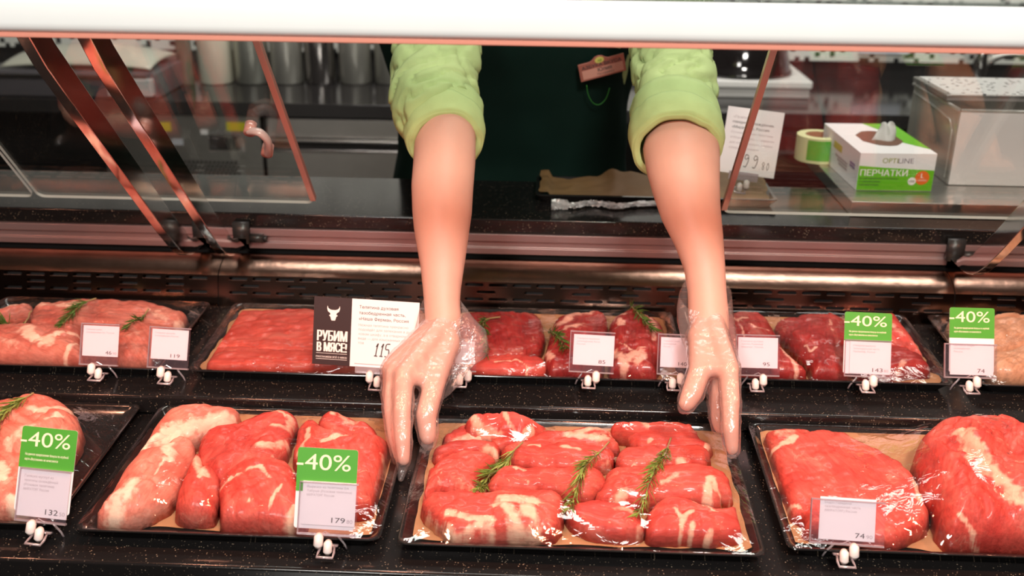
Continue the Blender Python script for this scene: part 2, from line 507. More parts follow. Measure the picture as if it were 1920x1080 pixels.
# ------------------------------------------------------------------ the room
def tile_mat():
    m, t, p = nt('mosaic_tile')
    N, L = t.nodes.new, t.links.new
    tc = N('ShaderNodeTexCoord')
    mp = N('ShaderNodeMapping'); mp.inputs['Scale'].default_value = (62, 62, 62)
    L(tc.outputs['Object'], mp.inputs['Vector'])
    fl = N('ShaderNodeVectorMath'); fl.operation = 'FLOOR'; L(mp.outputs[0], fl.inputs[0])
    wn = N('ShaderNodeTexWhiteNoise'); wn.noise_dimensions = '3D'; L(fl.outputs[0], wn.inputs['Vector'])
    gt = N('ShaderNodeMath'); gt.operation = 'GREATER_THAN'; gt.inputs[1].default_value = 0.80; L(wn.outputs['Value'], gt.inputs[0])
    mx = N('ShaderNodeMix'); mx.data_type = 'RGBA'; L(gt.outputs[0], mx.inputs[0])
    mx.inputs[6].default_value = (0.80, 0.79, 0.74, 1); mx.inputs[7].default_value = (0.03, 0.03, 0.03, 1)
    L(mx.outputs[2], p.inputs['Base Color']); p.inputs['Roughness'].default_value = 0.3
    return m


M['tile'] = tile_mat()
M['floor'] = mat('dark_floor_tile', (0.12, 0.11, 0.10), 0.4, var=0.1)
M['wall'] = mat('grey_wall', (0.05, 0.047, 0.045), 0.7)
M['ceiling'] = mat('grey_ceiling', (0.20, 0.20, 0.195), 0.8)
M['dark_red'] = mat('dark_red_cupboard', (0.075, 0.012, 0.010), 0.3)


def struct(name, mb, m):
    o = mb.build(name, m)
    o['kind'] = 'structure'
    return o


struct('floor', MB().box(-4, 4, -3, 3.5, -0.05, 0), M['floor'])
struct('ceiling', MB().box(-4, 4, -3, 3.5, 3.2, 3.25), M['ceiling'])
struct('wall_back', MB().box(-4, 4, 3.42, 3.5, 0, 0.955, 1).box(-4, 4, 3.41, 3.5, 0.955, 1.6, 0).box(-4, 4, 3.42, 3.5, 1.6, 3.2, 2), [M['tile'], M['dark'], M['wall']])
struct('wall_left', MB().box(-4.05, -4, -3, 3.5, 0, 3.2), M['wall'])
struct('wall_right', MB().box(4, 4.05, -3, 3.5, 0, 3.2), M['wall'])
struct('wall_front', MB().box(-4, 4, -3.05, -3, 0, 3.2), M['wall'])

# ------------------------------------------------------------------ the display case
XL, XR = -1.45, 1.5
case = T(empty('display_case', (0, 1.2, 0)), 'long refrigerated meat counter with black speckled stone decks and chrome struts', 'display case')


def part(name, mb, m, smooth=False, bevel=0, parent=None, **k):
    o = mb.build(name, m, None, smooth, bevel, **k)
    o.parent = parent or case
    if parent is None:
        o.matrix_parent_inverse = Matrix.Translation((0, -1.2, 0))
    return o


part('front_deck', MB().prism_x([(0.892, 0.772), (0.892, front_z(0.892)), (1.212, front_z(1.212)), (1.212, 0.772)], XL, XR), M['granite'], bevel=0.004)
part('front_ledge', MB().prism_x([(0.80, 0.74), (0.80, 0.768), (0.889, 0.770), (0.889, 0.74)], XL, XR), M['granite'], bevel=0.003)
part('back_deck', MB().prism_x([(1.2, 0.815), (1.2, back_z(1.2)), (1.497, back_z(1.497)), (1.497, 0.815)], XL, XR), M['granite'], bevel=0.004)
part('cabinet_body', MB().box(XL, XR, 0.82, 1.78, 0.0, 0.738), M['case_white'])
part('inner_back', MB().box(XL, XR, 1.60, 1.62, 0.738, 0.955), M['dark'])

# air grille: three pressed steel panels with slots
def grille_panel(x0, x1):
    P0, P1 = Vector((0, 1.502, 0.848)), Vector((0, 1.516, 0.8965))

    def pt(x, s):
        p = P0.lerp(P1, s)
        return (x, p.y, p.z)
    g = MB()
    lips = []
    bands = [(0, .40, 0), (.40, .49, 1), (.49, .63, 0), (.63, .72, 2), (.72, .85, 0), (.85, .95, 1), (.95, 1.0, 0)]
    for a, b, k in bands:
        if k == 0:
            g.add([pt(x0, a), pt(x1, a), pt(x1, b), pt(x0, b)], [(0, 1, 2, 3)])
            continue
        pitch = 0.0385 * k
        n = max(1, int((x1 - x0 - 0.012) / pitch))
        xs = x0 + (x1 - x0 - n * pitch) / 2
        edge = x0
        for i in range(n):
            s0 = xs + i * pitch + (pitch - 0.031) / 2
            s1 = s0 + 0.031
            g.add([pt(edge, a), pt(s0, a), pt(s0, b), pt(edge, b)], [(0, 1, 2, 3)])
            # rounded slot ends
            m_ = (a + b) / 2
            for sx, e in ((s0, 1), (s1, -1)):
                g.add([pt(sx, a), pt(sx + e * 0.0022, a), pt(sx, m_)], [(0, 1, 2)])
                g.add([pt(sx, b), pt(sx + e * 0.0022, b), pt(sx, m_)], [(0, 1, 2)])
            # the pressed lip under the slot
            q0, q1 = Vector(pt(s0 + 0.001, a)), Vector(pt(s1 - 0.001, a))
            out = Vector((0, -0.0018, 0.0004))
            lips.append([q0, q1, q1 + out, q0 + out])
            edge = s1
        g.add([pt(edge, a), pt(x1, a), pt(x1, b), pt(edge, b)], [(0, 1, 2, 3)])
    curve = [(1.516, 0.8965), (1.520, 0.9005), (1.527, 0.9048), (1.536, 0.9092), (1.547, 0.9132), (1.558, 0.9162), (1.564, 0.9172), (1.567, 0.9165), (1.568, 0.912)]
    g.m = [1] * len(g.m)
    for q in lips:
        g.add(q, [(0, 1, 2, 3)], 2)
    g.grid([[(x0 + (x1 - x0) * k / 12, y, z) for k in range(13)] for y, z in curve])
    return g


seams = [XL, at_y(419, 520, 1.54).x, at_y(1788, 500, 1.54).x, XR]
for i in range(3):
    o = part('air_grille', grille_panel(seams[i] + 0.0008, seams[i + 1] - 0.0008), [M['grille'], M['dark_reflection_plate'], M['lit_slot_lip']], smooth=False)
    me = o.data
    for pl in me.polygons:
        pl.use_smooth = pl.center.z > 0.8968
part('grille_backing', MB().prism_x([(1.512, 0.845), (1.528, 0.892), (1.56, 0.905), (1.595, 0.905), (1.595, 0.845)], XL, XR), M['rail_dark'])
# stepped aluminium rail under the worktop
part('rear_rail', MB().prism_x([(1.578, 0.922), (1.572, 0.924), (1.572, 0.9345), (1.575, 0.936), (1.575, 0.9455), (1.569, 0.9475), (1.569, 0.9595), (1.60, 0.9595), (1.60, 0.922)], XL, XR), M['rail'], bevel=0.0008)
part('worktop', MB().box(XL, XR, 1.573, 1.80, 0.9605, 0.985), M['granite'], bevel=0.003)

# canopy: shelf, rounded front rail, lamp housing
part('canopy_shelf', MB().box(XL, XR, 0.9615, 1.262, 1.3665, 1.3745), M['canopy_glass'], bevel=0.001)
part('lamp_cover', MB().box(XL, XR, 0.9615, 1.012, 1.3750, 1.379), M['teal'], bevel=0.001)
prof = []
cy, cz, hy, hz = 0.950, 1.3805, 0.011, 0.0182
for k in range(24):
    a = 2 * math.pi * k / 24
    ca, sa = math.cos(a), math.sin(a)
    prof.append((cy + hy * math.copysign(abs(ca) ** 0.8, ca), cz + hz * math.copysign(abs(sa) ** 0.55, sa)))
o = part('front_rail', MB().prism_x(prof, XL, XR), M['white_rail'], bevel=0.001)
part('rail_lip', MB().box(XL, XR, 0.945, 0.954, 1.3575, 1.3630), M['pink_lip'], bevel=0.001)
part('lamp_housing', MB().prism_x([(0.962, 1.3655), (0.962, 1.3590), (0.9645, 1.3590), (0.9645, 1.3640), (1.0040, 1.3640), (1.0095, 1.3535), (1.0115, 1.3535), (1.0065, 1.3655)], XL, XR), M['case_white'])

# chrome struts with hooked feet
def strut(x):
    path = [(1.070, 1.364), (1.12, 1.298), (1.20, 1.2135), (1.30, 1.110), (1.40, 1.0055), (1.433, 0.974), (1.452, 0.958), (1.470, 0.947), (1.490, 0.9405), (1.515, 0.938), (1.572, 0.940)]
    rows = []
    for i, (y, z) in enumerate(path):
        a, b = path[max(i - 1, 0)], path[min(i + 1, len(path) - 1)]
        t = Vector((0, b[0] - a[0], b[1] - a[1])).normalized()
        n = Vector((0, t.z, -t.y))      # towards the case front
        if n.y > 0:
            n = -n
        p = Vector((0, y, z))
        w, d = 0.0075, (0.036 if i < 7 else 0.030 - 0.003 * (i - 7))
        f, k = p, p - n * d
        rows.append([(x - w, f.y, f.z), (x + w, f.y, f.z), (x + w, k.y, k.z), (x - w, k.y, k.z)])
    g = MB().grid(rows, closed=True)
    g.add(rows[0], [(0, 1, 2, 3)]); g.add(rows[-1], [(3, 2, 1, 0)])
    s = part('strut', g, M['chrome'], bevel=0.0012)
    b = MB().tube([(x + 0.012, 1.566, 0.944), (x + 0.034, 1.566, 0.944)], 0.0075, 14)
    b.tube([(x + 0.034, 1.566, 0.944), (x + 0.040, 1.566, 0.944)], 0.0045, 12)
    b.box(x - 0.014, x + 0.012, 1.558, 1.571, 0.936, 0.972)
    bo = b.build('bolt', M['dark'], s, True)
    return s


for px, py, Y in ((238, 360, 1.298), (329, 360, 1.298), (1884, 450, 1.405)):
    strut(at_y(px, py, Y).x)

# leaning glass doors at the back
def door(x0, x1, with_handle=False, edge=0):
    B, Tp = Vector((0, 1.531, 1.017)), Vector((0, 1.262, 1.333))
    L = (Tp - B).length
    ud = (Tp - B) / L
    nd = Vector((0, -ud.z, ud.y))   # towards the viewer, down
    g = MB()
    w = x1 - x0
    ol = rrect(w, L, 0.012, 6, w / 2, L / 2)
    n = len(ol)
    o0 = Vector((x0, B.y, B.z))
    a = [o0 + Vector((1, 0, 0)) * x + ud * y for x, y in ol]
    b = [p - nd * 0.005 for p in a]
    g.add(a + b, [tuple(range(n)), tuple(range(2 * n - 1, n - 1, -1))], 0)
    g.add(a + b, [(i, n + i, n + (i + 1) % n, (i + 1) % n) for i in range(n)], 1)
    d = part('glass_door', g, [M['glass'], M['glass_rim']], fix=False)
    if edge:
        ex = x1 if edge > 0 else x0
        e = MB().prism([(-.0045, .010), (.0045, .010), (.0045, L - .004), (-.0045, L - .004)], .009, 0, Vector((ex, B.y, B.z)) - nd * .007, Vector((1, 0, 0)), ud, nd)
        e.build('edge_strip', M['glass_edge'], d, bevel=.0008)
    if with_handle:
        hp = [at_y(478, 196, 1.42), at_y(497, 194, 1.415), at_y(510, 212, 1.42), at_y(511, 236, 1.43), at_y(506, 258, 1.438)]
        hp = [o0 + Vector((p.x - x0, 0, 0)) + ud * ((p - o0).dot(ud)) + nd * h for p, h in zip(hp, (0.014, 0.02, 0.022, 0.02, 0.014))]
        c = catmull(hp, 6, False)
        hb = MB().tube(c, [(0.0055, 0.008)] * len(c), 12)
        for q in (c[0], c[-1]):
            hb.tube([q - nd * 0.013, q + nd * 0.004], 0.0085, 16, 1)
        h = hb.build('door_handle', [M['handle'], M['glass_edge']], d, True)
        h['label'] = 'curved pinkish plastic pull handle'
    return d


M['handle'] = mat('pale_plastic', (0.55, 0.40, 0.38), 0.3, coat=0.4)
door(at_y(-420, 390, 1.531).x, at_y(68, 390, 1.531).x)
door(at_y(76, 390, 1.531).x, at_y(590, 390, 1.531).x, True, 1)
door(at_y(1355, 404, 1.531).x, XR - 0.02, False, -1)

# ------------------------------------------------------------------ trays
TRAYS = {}


def make_tray(key, pl, pr, zf, label, depth=None, x0=None, x1=None, rimh=0.018, back=None):
    depth = depth or (0.252 if zf is front_z else 0.228)
    a = at_deck(*pl, zf, rimh) if pl else None
    b = at_deck(*pr, zf, rimh) if pr else None
    if a is None:
        a = Vector((b.x - 0.335, b.y, b.z))
    if b is None:
        b = Vector((a.x + (0.42 if zf is front_z else 0.34), a.y, a.z))
    yf = (a.y + b.y) / 2
    if back:
        depth = at_deck(960, back, zf, rimh).y - yf
    depth = min(depth, (1.4945 if zf is back_z else 1.1985) - yf)
    w = b.x - a.x
    cx = (a.x + b.x) / 2
    cyy = yf + depth / 2
    root = empty('meat_tray', (cx, cyy, zf(cyy) + 0.0006), (math.atan(SL), 0, 0))
    T(root, label, 'tray', 'black trays in the counter')
    g = MB()
    r = 0.012
    loops = [(w - 0.028, depth - 0.028, 0.0), (w - 0.006, depth - 0.006, rimh - 0.003), (w, depth, rimh - 0.001), (w - 0.001, depth - 0.001, rimh), (w - 0.009, depth - 0.009, rimh), (w - 0.012, depth - 0.012, rimh - 0.002),
             (w - 0.034, depth - 0.034, 0.0025)]
    rows = [[(x, y, z) for x, y in rrect(lw, ld, r, 5)] for lw, ld, z in loops]
    g.grid(rows, closed=True)
    n = len(rows[0])
    g.f.append(list(range(n - 1, -1, -1))); g.m.append(0)
    g.f.append([(len(rows) - 1) * n + i for i in range(n)]); g.m.append(0)
    g.build('tray_dish', M['black'], root, True, bevel=0)
    o = root.children[0]
    md = o.modifiers.new('n', 'EDGE_SPLIT'); md.split_angle = R(50)
    TRAYS[key] = dict(root=root, x0=a.x, x1=b.x, y0=yf, y1=yf + depth, zf=zf, rim=rimh, meats=[], w=w, d=depth, cx=cx, cy=cyy)
    return TRAYS[key]


make_tray('F1', None, (98, 985), front_z, 'black tray at the left end of the front row, holding rosemary-topped pork', back=776)
make_tray('F2', (138, 990), (712, 1018), front_z, 'black tray of pork loins and big red steaks, front row left of the centre tray', back=778)
make_tray('F3', (742, 1022), (1438, 1042), front_z, 'wide black tray gripped at both ends by the gloved hands', back=783)
make_tray('F4', (1477, 1030), None, front_z, 'black tray at the right end of the front row, under a rolled joint', back=776)
make_tray('BA', None, (300, 693), back_z, 'black tray at the left end of the back row, pork with three rosemary sprigs')
make_tray('BB', (348, 697), (800, 706), back_z, 'black back-row tray of two bright red slabs behind the bull-head sign')
make_tray('BC', (815, 707), (1290, 712), back_z, 'black back-row tray of dark beef and steaks between the two arms')
make_tray('BD', (1318, 712), (1790, 719), back_z, 'black back-row tray of glossy dark red joints right of the arms')
make_tray('BE', (1838, 722), None, back_z, 'black tray of pale poultry meat at the right end of the back row')


def local_floor(tr, Y, h=0.0):
    return tr['zf'](Y) + 0.004 + h


def liner(key, label, inset=(0.02, 0.016, 0.02, 0.010), wav=0.004, seed=1):
    """sheet of brown paper in the tray, its edges uneven"""
    tr = TRAYS[key]
    rnd = random.Random(seed)
    l, r_, f, b = inset
    w, d = tr['w'], tr['d']
    nx, ny = 40, 26
    rows = []
    for j in range(ny + 1):
        row = []
        for i in range(nx + 1):
            u, v = i / nx, j / ny
            x = -w / 2 + l + (w - l - r_) * u
            y = -d / 2 + f + (d - f - b) * v
            y += (mnoise.noise(Vector((x * 18, seed * 3.1, 0)))) * wav * 2.2 * (1 - v) ** 6
            y += (mnoise.noise(Vector((x * 25, seed * 5.1, 4)))) * wav * v ** 8
            x += (mnoise.noise(Vector((seed, y * 30, 0)))) * wav * ((1 - u) ** 8 + u ** 8)
            x = max(-w / 2 + .010, min(w / 2 - .010, x))
            y = max(-d / 2 + .010, min(d / 2 - .010, y))
            qx, qy = max(abs(x) - (w / 2 - .029), 0), max(abs(y) - (d / 2 - .029), 0)
            ds = math.hypot(qx, qy)
            if ds > .019:
                x -= math.copysign(qx * (1 - .019 / ds), x); y -= math.copysign(qy * (1 - .019 / ds), y)
                ds = .019
            z = 0.0034 + 1.32 * max(0, ds - .0120) + 0.0007 * mnoise.noise(Vector((x * 40, y * 40, seed)))
            row.append((x, y, z))
        rows.append(row)
    o = MB().grid(rows).build('paper_liner', M['kraft'], None, True)
    o.matrix_world = tr['root'].matrix_basis.copy()
    T(o, label, 'paper', 'brown paper liners in the trays')
    return o


liner('F2', 'brown paper under the pork loins and big red steaks left of centre', (0.018, 0.016, 0.026, 0.008), 0.004, 2)
liner('F3', 'brown paper under the lean fillets in the hand-held centre tray', (0.014, 0.012, 0.028, 0.010), 0.004, 3)
liner('F4', 'brown paper under the flat steak and rolled joint, front right', (0.016, 0.016, 0.026, 0.008), 0.005, 4)
liner('BB', 'brown paper under the two bright red slabs behind the bull-head sign', (0.012, 0.012, 0.016, 0.008), 0.004, 5)
liner('BC', 'brown paper under the dark beef between the two arms', (0.012, 0.012, 0.016, 0.008), 0.004, 6)
liner('BD', 'brown paper under the glossy dark red joints, back row right', (0.012, 0.012, 0.016, 0.008), 0.006, 7)

# ------------------------------------------------------------------ meat


def pdist(P, A, B):
    """distance of points P (n,2) to segments A->B (m,2): n x m"""
    d = B - A
    l2 = np.maximum((d ** 2).sum(1), 1e-12)
    w = P[:, None, :] - A[None]
    t = np.clip((w * d[None]).sum(2) / l2[None], 0, 1)
    q = A[None] + t[..., None] * d[None]
    return np.sqrt(((P[:, None, :] - q) ** 2).sum(2)), q


def inside(P, poly):
    x, y = P[:, 0], P[:, 1]
    c = np.zeros(len(P), bool)
    n = len(poly)
    for i in range(n):
        x0, y0 = poly[i]; x1, y1 = poly[(i + 1) % n]
        if y0 == y1:
            continue
        k = ((y0 > y) != (y1 > y)) & (x < (x1 - x0) * (y - y0) / (y1 - y0) + x0)
        c ^= k
    return c


SIDE = 0.0030


def meat(key, px, h, label, mname, fat=(), group=None, cat='meat', name='meat_cut', rnd=None, lump=0.16, z0=0.0, ridge=(), tilt=0.0, lift=0.40):
    """a piece of meat: px is its outline; thick h; fat and ridge are strokes (points, width[, strength])"""
    tr = TRAYS[key]
    zf = tr['zf']
    f0 = 0.0045 + z0
    pts = [at_deck(x, y, zf, f0 + h * lift) for x, y in px]
    c2 = [Vector((p.x, p.y, 0)) for p in pts]
    poly = np.array([(p.x, p.y) for p in catmull(c2, 7)])
    # pull in a little so that neighbours do not meet, then give the outline some life
    seed = random.random() * 50
    c = poly.mean(0)
    nrm = []
    for i in range(len(poly)):
        t = poly[(i + 1) % len(poly)] - poly[i - 1]
        nrm.append((t[1], -t[0]))
    nrm = np.array(nrm); nrm /= np.maximum(np.linalg.norm(nrm, axis=1, keepdims=True), 1e-9)
    ar = 0.5 * np.sum(poly[:, 0] * np.roll(poly[:, 1], -1) - np.roll(poly[:, 0], -1) * poly[:, 1])
    if ar < 0:
        nrm = -nrm
    wob = np.array([mnoise.noise(Vector((p[0] * 60, p[1] * 60, seed))) + 1.1 * mnoise.noise(Vector((p[0] * 150, p[1] * 150, seed + 4))) for p in poly])
    poly = poly + nrm * (0.0024 + 0.0016 * wob)[:, None]
    lim = tr['y1'] - 0.0180
    y_lo, y_hi = poly[:, 1].min(), poly[:, 1].max()
    if y_hi > lim:
        lo2 = y_lo - .62 * min(y_hi - lim, .03)
        poly[:, 1] = lo2 + (poly[:, 1] - y_lo) / (y_hi - y_lo) * (lim - lo2)
    poly[:, 0] = np.clip(poly[:, 0], tr['x0'] + 0.0172, tr['x1'] - 0.0172)
    poly[:, 1] = np.clip(poly[:, 1], tr['y0'] + 0.0172, lim)
    A, B = poly, np.roll(poly, -1, 0)
    if np.ptp(poly[:, 0]) < .015 or np.ptp(poly[:, 1]) < .015:
        print('THIN', label, tr['x0'], tr['x1'], tr['y0'], tr['y1'], poly.min(0), poly.max(0))
        return None
    s = SIDE
    xs = np.arange(poly[:, 0].min() - s, poly[:, 0].max() + 2 * s, s)
    ys = np.arange(poly[:, 1].min() - s, poly[:, 1].max() + 2 * s, s)
    gx, gy = np.meshgrid(xs, ys)
    P = np.stack([gx.ravel(), gy.ravel()], 1)
    ins = inside(P, poly)
    D, Q = pdist(P, A, B)
    k = D.argmin(1)
    dist = D[np.arange(len(P)), k]
    foot = Q[np.arange(len(P)), k]
    sd = np.where(ins, dist, -dist)
    ok = sd > -0.45 * s
    sh = gx.shape
    okg = ok.reshape(sh)
    cell = okg[:-1, :-1] & okg[1:, :-1] & okg[:-1, 1:] & okg[1:, 1:]
    idx = -np.ones(len(P), int)
    used = np.zeros(sh, bool)
    used[:-1, :-1] |= cell; used[1:, :-1] |= cell; used[:-1, 1:] |= cell; used[1:, 1:] |= cell
    ui = np.nonzero(used.ravel())[0]
    idx[ui] = np.arange(len(ui))
    # boundary vertices: those with an unused cell next to them
    cnt = np.zeros(sh, int)
    cnt[:-1, :-1] += cell; cnt[1:, :-1] += cell; cnt[:-1, 1:] += cell; cnt[1:, 1:] += cell
    bd = (cnt.ravel()[ui] < 4)
    XY = P[ui].copy()
    XY[bd] = foot[ui][bd]
    dd = np.where(bd, 0, np.maximum(sd[ui], 0.0003))
    Rr = rnd or max(h * 0.65, 0.010)
    t = np.clip(dd / Rr, 0, 1)
    prof = np.sqrt(1 - (1 - t) ** 2) ** 0.72
    dome = np.clip(dd / max(dd.max(), 1e-6), 0, 1)
    Z = np.zeros(len(ui))
    ev, evec = np.linalg.eigh(np.cov((poly - c).T))
    ax = evec[:, 1] if abs(evec[0, 1]) > .3 or True else evec[:, 0]
    GU = (XY - c) @ ax
    GV = (XY - c) @ np.array([-ax[1], ax[0]])
    crease = np.zeros(len(ui))
    for i, (x, y) in enumerate(XY):
        n1 = mnoise.noise(Vector((x * 26, y * 26, seed)))
        n2 = mnoise.noise(Vector((x * 75, y * 75, seed + 9)))
        n3 = mnoise.noise(Vector((x * 190, y * 190, seed + 19)))
        Z[i] = h * prof[i] * (0.86 + 0.14 * dome[i] + lump * n1 - 0.10 * max(0, 1 - abs(n1 + .5 * n2) / .10)) + (0.0018 * n2 + 0.0006 * n3) * min(1, t[i] * 2)
    for i in range(len(ui)):
        q = mnoise.noise(Vector((GU[i] * 11 + seed, GV[i] * 30, seed * .7)))
        q2 = mnoise.noise(Vector((GU[i] * 9, GV[i] * 9, seed + 31)))
        crease[i] = max(0, 1 - abs(q) / .10) ** 1.5 * min(1, max(0, .35 + 1.6 * q2)) * min(1, t[i] * 1.6)
    Z -= crease * min(.0042, h * .12)
    fatv = np.zeros(len(ui))
    fatv = np.maximum(fatv, crease ** 2 * .62)

    def strokes(lst):
        for st in lst:
            w = st[1]
            q = np.array([(v.x, v.y) for v in (at_deck(x, y, zf, f0 + h * 0.75) for x, y in st[0])])
            if len(q) == 1:
                q = np.repeat(q, 2, 0)
            DD, _ = pdist(XY, q[:-1], q[1:])
            dm = DD.min(1)
            wv = np.array([mnoise.noise(Vector((x * 70, y * 70, seed + 3))) + .5 * mnoise.noise(Vector((x * 190, y * 190, seed + 5))) for x, y in XY])
            yield st, np.maximum(0, dm + w * .55 * wv), w
    for st, dm, w in strokes(fat):
        fatv = np.maximum(fatv, (st[2] if len(st) > 2 else 1.0) * np.clip(1.3 - dm / w, 0, 1))
    for st, dm, w in strokes(ridge):
        Z += st[2] * np.exp(-(dm / w) ** 2) * np.minimum(1, t * 1.5)
    Z = np.maximum(Z, 0)
    Z[bd] = 0
    zw = np.array([zf(y) for y in XY[:, 1]]) + f0 + Z
    o = Vector((c[0], c[1], zf(c[1]) + f0))
    V = np.column_stack([XY[:, 0] - o.x, XY[:, 1] - o.y, zw - o.z])
    faces = []
    ii = idx.reshape(sh)
    for j, i in zip(*np.nonzero(cell)):
        faces.append((int(ii[j, i]), int(ii[j, i + 1]), int(ii[j + 1, i + 1]), int(ii[j + 1, i])))
    # underside: the same cells on the paper, mirrored
    nv = len(V)
    low = {int(q): q_ for q_, q in enumerate(ui)}
    bmap = np.zeros(nv, int)
    extra = []
    for i in range(nv):
        if bd[i]:
            bmap[i] = i
        else:
            bmap[i] = nv + len(extra)
            extra.append((V[i, 0], V[i, 1], zf(XY[i, 1]) + f0 - o.z))
    faces += [tuple(int(bmap[q]) for q in f[::-1]) for f in faces]
    me = bpy.data.meshes.new(name)
    me.from_pydata([tuple(v) for v in V] + extra, [], faces)
    ga = me.attributes.new('grain', 'FLOAT_VECTOR', 'POINT')
    ga.data.foreach_set('vector', np.concatenate([np.column_stack([GU + seed, GV, V[:, 2]]), np.zeros((len(extra), 3))]).astype(np.float32).ravel())
    at = me.attributes.new('fat', 'FLOAT', 'POINT')
    at.data.foreach_set('value', np.concatenate([fatv, np.zeros(len(extra))]).astype(np.float32))
    ob = link(name, me, M[mname], None, True)
    ob.location = o
    T(ob, label, cat, group)
    tr['meats'].append(np.column_stack([XY, zw]))
    return ob


def lift_for(key, x, y, r=0.006):
    best = TRAYS[key]['zf'](y) + 0.005
    for a in TRAYS[key]['meats']:
        k = (np.abs(a[:, 0] - x) < r) & (np.abs(a[:, 1] - y) < r)
        if k.any():
            best = max(best, a[k, 2].max())
    return best


G3 = 'lean red fillets on the hand-held tray'
meat('F3', [(876,778),(898,768),(945,763),(975,770),(1004,780),(1026,792),(1004,799),(981,808),(957,807),(927,803),(898,798),(880,794)], 0.046, 'rolled red fillet edged with fat, rearmost on the left of the centre tray', 'red_meat',
     [([(884,784),(905,795),(930,797),(950,804)], .006), ([(940,780),(955,795),(975,803),(1000,795)], .004), ([(880,780),(888,790)], .007)], G3)
meat('F3', [(830,825),(850,811),(874,801),(904,801),(933,806),(976,813),(979,831),(957,837),(927,837),(916,829),(886,828),(847,831)], 0.020, 'pointed red fillet with a white sinew patch, in front of the rolled fillet', 'red_meat',
     [([(862,826),(890,818),(914,820)], .009), ([(835,825),(860,824)], .004)], G3)
meat('F3', [(984,815),(1015,803),(1060,799),(1100,793),(1138,797),(1150,812),(1160,826),(1143,833),(1110,834),(1070,834),(1030,836),(990,834)], 0.022, 'red fillet under a pale triangular sinew, back middle of the centre tray', 'veal',
     [([(1065,820),(1090,814),(1120,800),(1138,805)], .012), ([(1085,822),(1130,824)], .011), ([(1035,808)], .004), ([(1146,816),(1165,830)], .004)], G3)
meat('F3', [(814,848),(838,836),(868,830),(910,832),(934,839),(937,849),(930,862),(905,850),(868,850),(840,858),(818,864)], 0.018, 'red fillet with a pale end, left side third row of the centre tray', 'red_meat',
     [([(885,848),(910,842),(930,848)], .009), ([(920,855),(930,850)], .008)], G3)
meat('F3', [(768,918),(780,900),(808,884),(832,868),(862,857),(898,856),(928,868),(906,892),(892,916),(905,936),(888,940),(860,926),(830,923),(806,930),(788,938),(772,930)], 0.032, 'big curled fillet with a pinkish folded edge, far left of the centre tray', 'veal',
     [([(775,915),(800,895),(820,885)], .010, .6), ([(845,895),(880,915),(900,930)], .010, .55), ([(815,905),(840,900)], .005, .5)], G3, ridge=[([(790,922),(840,905),(890,930)], .012, .006)])
meat('F3', [(942,852),(975,838),(1020,837),(1080,838),(1120,842),(1150,850),(1148,868),(1120,879),(1060,880),(1000,880),(962,872)], 0.024, 'smooth red fillet crossed by the upper end of the middle rosemary sprig', 'veal',
     [([(990,842),(1012,841)], .003), ([(1052,845),(1085,850)], .005), ([(1120,876),(1146,862)], .007, .7)], G3)
meat('F3', [(914,912),(935,890),(955,882),(1000,884),(1060,886),(1110,884),(1134,900),(1128,922),(1098,935),(1060,927),(1020,920),(960,921),(925,926)], 0.028, 'long smooth fillet in the middle of the centre tray between two rosemary sprigs', 'veal',
     [([(965,882),(985,886)], .005), ([(1020,925),(1050,916),(1062,922)], .005), ([(990,902)], .003)], G3)
meat('F3', [(792,946),(810,932),(853,929),(880,932),(915,930),(957,924),(1016,926),(1053,937),(1054,962),(1046,992),(1022,1001),(957,1001),(886,1003),(847,1000),(821,983),(797,960)], 0.034, 'front left fillet with a broad cream fat cap, nearest piece in the centre tray', 'veal',
     [([(940,946),(985,945),(1005,948)], .011), ([(950,960),(975,985),(1005,990)], .013), ([(985,960),(1010,985)], .012), ([(930,955),(950,950)], .008), ([(800,955),(815,972),(845,985)], .008), ([(842,962),(880,972),(925,975)], .006), ([(850,990),(900,980),(925,985)], .006, .9)], G3, ridge=[([(840,965),(900,976)], .004, -.003), ([(940,950),(960,990)], .006, .002)])
meat('F3', [(1141,787),(1184,777),(1234,778),(1287,786),(1303,798),(1298,804),(1260,801),(1206,802),(1172,801),(1150,796)], 0.038, 'smooth rounded fillet with a pale oval spot, back right of the centre tray', 'veal',
     [([(1205,793),(1215,795)], .005), ([(1240,790),(1268,793)], .007, .7)], G3)
meat('F3', [(1177,812),(1200,803),(1258,802),(1297,806),(1312,821),(1333,832),(1322,842),(1305,837),(1246,836),(1198,837),(1182,826)], 0.022, 'fillet with a pointed right end, second from the back at the right of the tray', 'red_meat',
     [([(1318,840),(1332,832)], .005), ([(1215,830),(1222,826)], .003)], G3)
meat('F3', [(1158,858),(1172,848),(1205,843),(1246,842),(1305,843),(1327,852),(1328,863),(1318,874),(1270,877),(1220,878),(1165,876)], 0.022, 'fillet crossed by the top of the right rosemary sprig, third row right', 'veal',
     [([(1278,864),(1276,882)], .008), ([(1170,874),(1190,868)], .003)], G3)
meat('F3', [(1138,895),(1165,883),(1225,883),(1287,882),(1332,883),(1360,897),(1375,922),(1370,934),(1352,934),(1345,946),(1287,941),(1240,940),(1198,948),(1138,942),(1114,936),(1128,918)], 0.030, 'wide fillet with a white fat hook at its right end, lower right rosemary', 'veal',
     [([(1328,908),(1328,930),(1340,950)], .007), ([(1332,906),(1345,918),(1362,930),(1370,924)], .006), ([(1245,910),(1270,900)], .007, .8), ([(1135,938),(1165,926)], .009), ([(1245,932),(1270,936)], .004)], G3)
meat('F3', [(1062,957),(1080,950),(1130,947),(1180,955),(1200,970),(1206,998),(1180,1005),(1120,1001),(1076,984)], 0.026, 'fillet at the front edge of the centre tray under the bright lamp glare', 'red_meat',
     [([(1160,955),(1185,962)], .010, .8), ([(1205,985),(1200,1000)], .008, .7)], G3)
